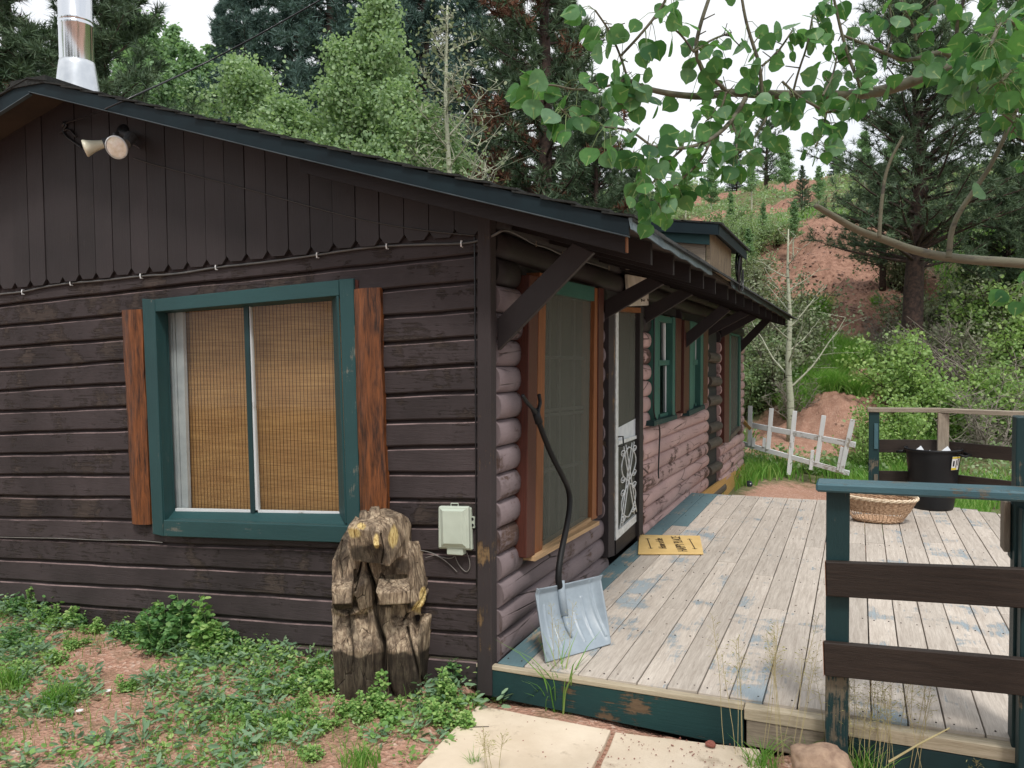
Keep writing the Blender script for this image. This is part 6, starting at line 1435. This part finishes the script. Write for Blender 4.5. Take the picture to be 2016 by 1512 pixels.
# ================================================================ yard plants
def inyard(x, y): return (y < -.06) & ~((x > -.16) & (y > -.75) & (x > -.16+.0*y))
SL = [[D(*p, ZS) for p in ((941, 1388), (1495, 1474), (1540, 1570), (760, 1570))]]
def on_slab(x, y, mg=.0):
    q = SL[0]; ins = np.ones(len(x), bool)
    for i in range(4):
        a, b = q[i], q[(i+1) % 4]; cr_ = (b.x-a.x)*(y-a.y)-(b.y-a.y)*(x-a.x); ins &= cr_ < mg
    return ins
def near_bear(x, y): return np.hypot(x-BEAR.x+.10, (y-BEAR.y-.16)) < .25
def ground_cover():
    n = 10500; x = RS.uniform(-5.6, 4.4, n); y = -.05-RS.rand(n)**1.25*3.0
    dens = .31+.62*np.exp(y/.5)*(x < -1.)+.5*np.exp(-((x+.75)/.75)**2-((y+.65)/.6)**2)+.35*np.exp(-((x+.2)/.3)**2-((y+.25)/.4)**2)-.18*(x > 1.3)
    cl = fractn(x, y, 3.1, 1.)+.5*(fractn(x, y, 7.3, 3.)-.5); keep = (cl+.25*RS.randn(n)*.6 > 1.02-dens) & ~on_slab(x, y) & ~near_bear(x, y) & ((y < -.1) | (x < -.1)); x, y = x[keep], y[keep]
    z = H(x, y); n = len(x); k = 15; hgt = RS.uniform(.02, .075, n)*(1+1.1*np.exp(y/.3)); xs, ys, zs_, hs = [np.repeat(v, k) for v in (x, y, z, hgt)]
    az = RS.uniform(0, 6.28, n*k); r = RS.rand(n*k)**.7*.055; P = np.stack([xs+r*np.cos(az), ys+r*np.sin(az), zs_+hs*RS.rand(n*k)], 1)
    ax = np.stack([np.cos(az), np.sin(az), RS.uniform(-.1, .7, n*k)], 1); c_ = np.repeat(np.clip(.5+.25*RS.randn(n), 0, 1), k)
    kind_ = np.repeat(RS.choice(3, n, p=[.4, .33, .27]), k); nrm_ = rdir(n*k, 1.3); szz = .024*RS.uniform(.4, 1.4, n*k); cc_ = np.clip(c_+.12*RS.randn(n*k), 0, 1)
    for kk, (sh_, mt_, q_, lb) in enumerate((((1, .8, 1), 'leaf_weed', .9, 'low round-leaved green weeds scattered over the reddish gravel yard'), ((1, .36, 1), 'leaf_sage', 1.9, 'narrow-leaved grey-green weeds scattered over the gravel yard'), ((1, .55, 1), 'leaf_pale', .75, 'tiny pale yellow-green weeds scattered over the gravel yard'))):
        w_ = kind_ == kk; V, Fa, rr_ = leaves(P[w_], ax[w_], nrm_[w_], szz[w_]*q_, HT*np.array(sh_), HF, cc_[w_]); o = npmesh('ground_weeds', V, Fa, rr_, mt_); tag(o, lb, 'ground cover', kind='stuff')
    n = 26000; x = RS.uniform(-5.6, 4.4, n); y = -.05-RS.rand(n)*3.; keep = (fractn(x, y, 4.1, 5.)+.3*RS.rand(n) > .70) & ~on_slab(x, y) & ~near_bear(x, y) & ((y < -.1) | (x < -.1)); x, y = x[keep], y[keep]
    o = npmesh('short_grass', *blades(x, y, H(x, y)-.005, RS.uniform(.03, .13, len(x)), .0018, .6), 'grass_green'); tag(o, 'short grass blades in the gravel yard', 'grass', kind='stuff')
    n = 9000; x = RS.uniform(-4.2, 1.3, n); y = -.05-RS.rand(n)*2.6; keep = ~on_slab(x, y) & ((y < -.12) | (x < -.1)); x, y = x[keep], y[keep]; n = len(x)
    T = np.array([[1, 0, 0], [0, 1, 0], [-1, 0, 0], [0, -1, 0], [0, 0, .8]]); Fc = np.array([[0, 1, 4], [1, 2, 4], [2, 3, 4], [3, 0, 4]])
    V, Fa, r = leaves(np.stack([x, y, H(x, y)-.001], 1), rdir(n, 0)*[1, 1, .1], np.tile([0, 0, 1.], (n, 1))+RS.randn(n, 3)*.2, RS.uniform(.002, .006, n), T, Fc); o = npmesh('gravel', V, Fa, r, 'pebble'); tag(o, 'loose pink and tan gravel stones over the yard', 'gravel', kind='stuff')
    n = 380; x = RS.uniform(-.1, 1.5, n); y = RS.uniform(-.5, -.04, n); keep = on_slab(x, y) & (RS.rand(n) < .25+.75*(x > .62)); x, y = x[keep], y[keep]; n = len(x)
    V, Fa, r = leaves(np.stack([x, y, np.full(n, ZS+.0005)], 1), rdir(n, 0)*[1, 1, .1], np.tile([0, 0, 1.], (n, 1)), RS.uniform(.0015, .005, n), T, Fc); o = npmesh('crumbs', V, Fa, r, 'stone_brick'); tag(o, 'red grit and crumbs scattered on the paving slabs', 'gravel', kind='stuff')
ground_cover()
def weed(name, h, mat, label, stems=3, lsz=.03, spread=.07, nn=11):
    t = thing(name, label, 'weed', (0, 0, 0)); m = MB(); P, A = [], []
    for s in range(stems):
        b = Vector((random.uniform(-spread, spread), random.uniform(-spread, spread), -.02)); hh = h*(1 if s == 0 else random.uniform(.5, .9))
        pb = branchpath(b, (random.uniform(-.15, .15), random.uniform(-.15, .15), 1), hh, 7, .07); m.tube(pb, [.003*(1-.6*j/7) for j in range(8)], 4, cap=False)
        for j in range(nn):
            f = .18+.82*j/nn; q = f*7; a = pb[min(6, int(q))].lerp(pb[min(7, int(q)+1)], q-int(q))
            for u in range(4):
                az = random.uniform(0, 6.28); L_ = (.045*(1-f)+.012)*random.uniform(.6, 1.3)
                for w_ in range(3):
                    P.append((a+Vector((math.cos(az), math.sin(az), .35))*L_*(w_+1)/3*1.3)[:]); A.append((math.cos(az+random.uniform(-.9, .9)), math.sin(az+random.uniform(-.9, .9)), random.uniform(-.35, .3)))
    m.build('stem', 'stem_green', t); P = np.array(P); n = len(P)
    V, Fa, r = leaves(P, np.array(A), rdir(n, 1.4), lsz*RS.uniform(.6, 1.2, n), HT, HF); npmesh('foliage', V, Fa, r, mat, t); return t
W1 = weed('leafy_weed', .34, 'leaf_weed', 'x', lsz=.030, spread=.06, stems=4); W2 = weed('leafy_weed', .28, 'leaf_weed_dark', 'x', stems=5, spread=.09); W3 = weed('leafy_weed', .2, 'leaf_weed', 'x', stems=5, spread=.09, lsz=.024)
def yard(L, lab):
    for px, pyb, top, pr in L:
        g = gnd(px, pyb); Z = pix(g)[2]; hh = (pyb-top)/F*Z; h0 = {W1: .34, W2: .28, W3: .2}[pr]; s = max(.3, hh/h0*.93); 
        if pr in used: o = dup(pr, g, random.uniform(0, 6.28), s)
        else: used.append(pr); o = pr; o.location = g; o.scale = (s, s, s)
        o['label'] = lab; o['group'] = lab; o['gx'] = px
yard([(40, 1215, 1165, W2), (85, 1225, 1180, W2), (130, 1240, 1190, W3), (185, 1245, 1205, W3), (235, 1255, 1215, W2), (275, 1265, 1200, W1), (302, 1270, 1175, W1), (335, 1272, 1150, W2), (372, 1275, 1165, W2), (415, 1290, 1152, W1), (412, 1300, 1210, W1), (470, 1262, 1180, W1), (555, 1268, 1210, W2), (590, 1275, 1178, W1), (20, 1200, 1160, W1), (60, 1212, 1150, W1), (350, 1278, 1195, W1), (395, 1282, 1190, W2), (440, 1285, 1215, W2), (320, 1290, 1230, W2), (255, 1268, 1215, W2), (155, 1240, 1200, W2), (110, 1235, 1190, W1), (500, 1290, 1250, W3), (450, 1300, 1240, W3), (625, 1290, 1255, W3)], 'leafy weeds growing along the siding')
yard([(742, 1415, 1312, W1), (715, 1425, 1350, W1), (770, 1425, 1370, W3), (690, 1410, 1360, W3)], 'leafy weeds in front of the bear carving')
yard([(908, 1330, 1235, W1), (885, 1345, 1265, W2), (925, 1340, 1270, W1), (880, 1385, 1300, W1), (905, 1400, 1330, W3), (965, 1375, 1300, W1), (985, 1385, 1322, W1), (940, 1370, 1310, W3), (860, 1420, 1360, W3), (905, 1440, 1385, W3)], 'leafy weeds between the bear and the deck corner')
yard([(600, 1340, 1290, W3), (560, 1370, 1325, W3), (640, 1360, 1300, W3), (470, 1400, 1350, W3), (500, 1430, 1385, W3), (560, 1450, 1400, W3), (255, 1360, 1320, W3), (110, 1310, 1270, W3), (40, 1330, 1290, W3), (640, 1440, 1390, W3), (610, 1500, 1455, W3), (150, 1280, 1240, W3), (30, 1275, 1225, W2), (600, 1400, 1345, W1)], 'low leafy weeds out in the gravel yard')
def clump(px, py, top, n, lab, spread=.05, w=.0028, lean=.5, mat='grass_green', name='grass_clump', base=None):
    g = base or gnd(px, py); h = (py-top)/F*pix(g)[2]; a = RS.uniform(0, 6.28, n); r = RS.rand(n)*spread; x, y = g.x+r*np.cos(a), g.y+r*np.sin(a)
    o = npmesh(name, *blades(x, y, np.full(n, g.z-.01), h*RS.uniform(.45, 1.1, n), w, lean), mat); tag(o, lab, 'grass clump')
clump(118, 1395, 1335, 260, 'dark green grass tuft at the left of the gravel yard', .09); clump(20, 1355, 1295, 200, 'grass tuft at the left edge of the photo', .08); clump(560, 1430, 1380, 140, 'grass tuft in the middle of the yard left of the bear', .06)
clump(710, 1512, 1460, 220, 'grass tuft at the bottom edge below the bear', .09); clump(640, 1300, 1262, 120, 'grass tuft against the siding left of the bear', .05)
clump(935, 1520, 1465, 60, 'grass sprig on the lower edge of the left paving slab', .02, .0016)
g = D(1105, 1398, -.19); clump(1105, 1398, 1225, 26, 'tall green grass clump growing up before the shovel', .05, .0042, .55, base=g); clump(1085, 1390, 1290, 22, 'short green blades at the deck edge left of the tall clump', .05, .004, .8, base=D(1078, 1392, -.19))
clump(1600, 1500, 1420, 150, 'green grass clump beside the tan rock below the deck', .09, .003, .7); clump(1700, 1530, 1440, 130, 'green grass clump at the foot of the railing post', .10, .003, .7); clump(1500, 1520, 1440, 90, 'green grass clump at the lower right corner of the paving slab', .07, .003, .7); clump(1930, 1560, 1500, 120, 'green grass clump at the bottom right corner', .1, .003, .7)
def seedgrass(px, py, top, lab, stems=5, spread=.06, z=None):
    g = gnd(px, py) if z is None else D(px, py, z); Zd = pix(g)[2]; t = thing('seed_grass', lab, 'tall grass', g, 'tall seeding grasses before the deck'); m = MB(); P, A, Sz = [], [], []; V_ = []
    for s in range(stems):
        h = (py-top)/F*Zd*random.uniform(.7, 1.03); b = g+Vector((random.uniform(-spread, spread), random.uniform(-spread, spread)*.5, -.02)); pb = branchpath(b, (random.uniform(-.16, .16), random.uniform(-.12, .12), 1), h, 9, .05); m.tube(pb, [.0013]*8+[.0009]*2, 4, cap=False)
        for j in range(26):
            f = .68+.32*j/26; q = f*9; a = pb[min(8, int(q))].lerp(pb[min(9, int(q)+1)], q-int(q)); d = Vector((random.uniform(-1, 1), random.uniform(-1, 1), random.uniform(-.1, 1.1))).normalized(); L_ = random.uniform(.012, .045)*(1.25-f)*2.4
            e = a+d*L_; m.tube([a, e], [.0005, .0004], 3, cap=False); P.append(e[:]); A.append((d+Vector((0, 0, -.2)))[:]); Sz.append(random.uniform(.010, .019))
    m.build('stalks', 'straw', t); P = np.array(P)
    V, Fa, r = leaves(P, np.array(A), rdir(len(P)), np.array(Sz), QT*np.array([1, .3, 1]), QF); npmesh('seed_heads', V, Fa, r, 'grass_straw', t)
seedgrass(1110, 1395, 1150, 'thin seeding grass rising in front of the shovel scoop', 3, .03, -.19)
seedgrass(1450, 1490, 1210, 'seeding grass standing left of the natural edge board', 5, .06, -.2); seedgrass(1515, 1500, 1165, 'tallest seeding grass, before the end of the deck edge board', 5, .05, -.2); seedgrass(1560, 1500, 1220, 'seeding grass just left of the railing post', 5, .05, -.2)
seedgrass(1660, 1530, 1275, 'seeding grass crossing the foot of the railing post', 7, .07, -.24); seedgrass(1720, 1540, 1290, 'dense seeding grass in front of the lower rail', 8, .08, -.24); seedgrass(1790, 1550, 1280, 'seeding grass in front of the middle of the lower rail', 7, .08, -.24); seedgrass(1930, 1560, 1440, 'short seeding grass at the bottom right', 6, .08, -.24); seedgrass(1690, 1540, 1340, 'half-high seeding grass by the railing post', 7, .08, -.24)
seedgrass(965, 1530, 1420, 'thin grass stalks on the near paving slab', 4, .03, -.2)
m = MB(); a = G(1750, 1500, -.2); b = G(1870, 1433, -.15); m.tube([a, a.lerp(b, .5)+Vector((0, 0, .004)), b], [.005, .004, .003], 5); tag(m.build('dry_stalk', 'straw', None), 'pale dry stalk leaning against the deck edge', 'dry stalk')
m = MB(); a = D(905, 1432, ZS+.003); b = D(963, 1430, ZS+.004); m.tube([a, b], [.002, .0015], 4); tag(m.build('twig', 'bark_dark', None), 'thin dark twig lying on the left paving slab', 'twig')
for i, (px, py) in enumerate(((157, 1408), (213, 1372))):
    g = gnd(px, py); m = MB(); m.tube([g, g+Vector((0, 0, .02))], .0012, 4); m.lathe([(.001, .022), (.016, .019), (.017, .022), (.001, .026)], 12, g); tag(m.build('flower', 'petal', None), ['small white flower in the weeds at lower left', 'tiny white flower right of the other one in the weeds'][i], 'flower')
# fallen leaves and bits on the deck
P = []; 
for i in range(150):
    x, y = random.uniform(.06, 3.0), random.uniform(.05, 4.9)
    if y < deckfar(x)-.1: P.append((x, y, .004))
P = np.array(P); V, Fa, r = leaves(P, rdir(len(P), 0)*[1, 1, .05], rdir(len(P), 6), RS.uniform(.006, .022, len(P)), QT*np.array([1, .35, 1.5]), QF); o = npmesh('leaf_litter', V, Fa, r, 'needle_brown'); tag(o, 'scattered dry bits and leaf litter on the deck boards', 'litter', kind='stuff')
# ================================================================ one label each inside the groups
ORDN = ['first', 'second', 'third', 'fourth', 'fifth', 'sixth', 'seventh', 'eighth', 'ninth', 'tenth', 'eleventh', 'twelfth', '13th', '14th', '15th', '16th', '17th', '18th', '19th', '20th', '21st', '22nd', '23rd', '24th', '25th', '26th', '27th', '28th', '29th', '30th', '31st', '32nd', '33rd', '34th', '35th', '36th', '37th', '38th', '39th', '40th']
gr_ = {}
for o in COL.objects:
    if o.parent is None and 'group' in o and o.get('category') != 'tall grass': gr_.setdefault(o['group'], []).append(o)
DESC = {'aspens on the slope behind the roof': 'hazy green aspen behind the roof', 'scrub bushes on the slope': 'grey-green scrub bush on the slope', 'leafy bushes on the slope': 'green leafy bush on the slope by the roof end', 'bright bushes beyond the railing': 'bright yellow-green bush beyond the far railing', 'dead brush on the slope': 'leafless grey brush on the right slope',
        'leafy weeds growing along the siding': 'leafy weed along the siding', 'leafy weeds in front of the bear carving': 'leafy weed before the bear carving', 'leafy weeds between the bear and the deck corner': 'leafy weed between bear and deck corner', 'low leafy weeds out in the gravel yard': 'low leafy weed in the gravel yard'}
for g_, L_ in gr_.items():
    L_.sort(key=lambda o: pix(o.location)[0])
    for i, o in enumerate(L_):
        o['label'] = '%s, %s from the left of %d' % (DESC[g_], ORDN[i], len(L_))
        if 'gx' in o: del o['gx']
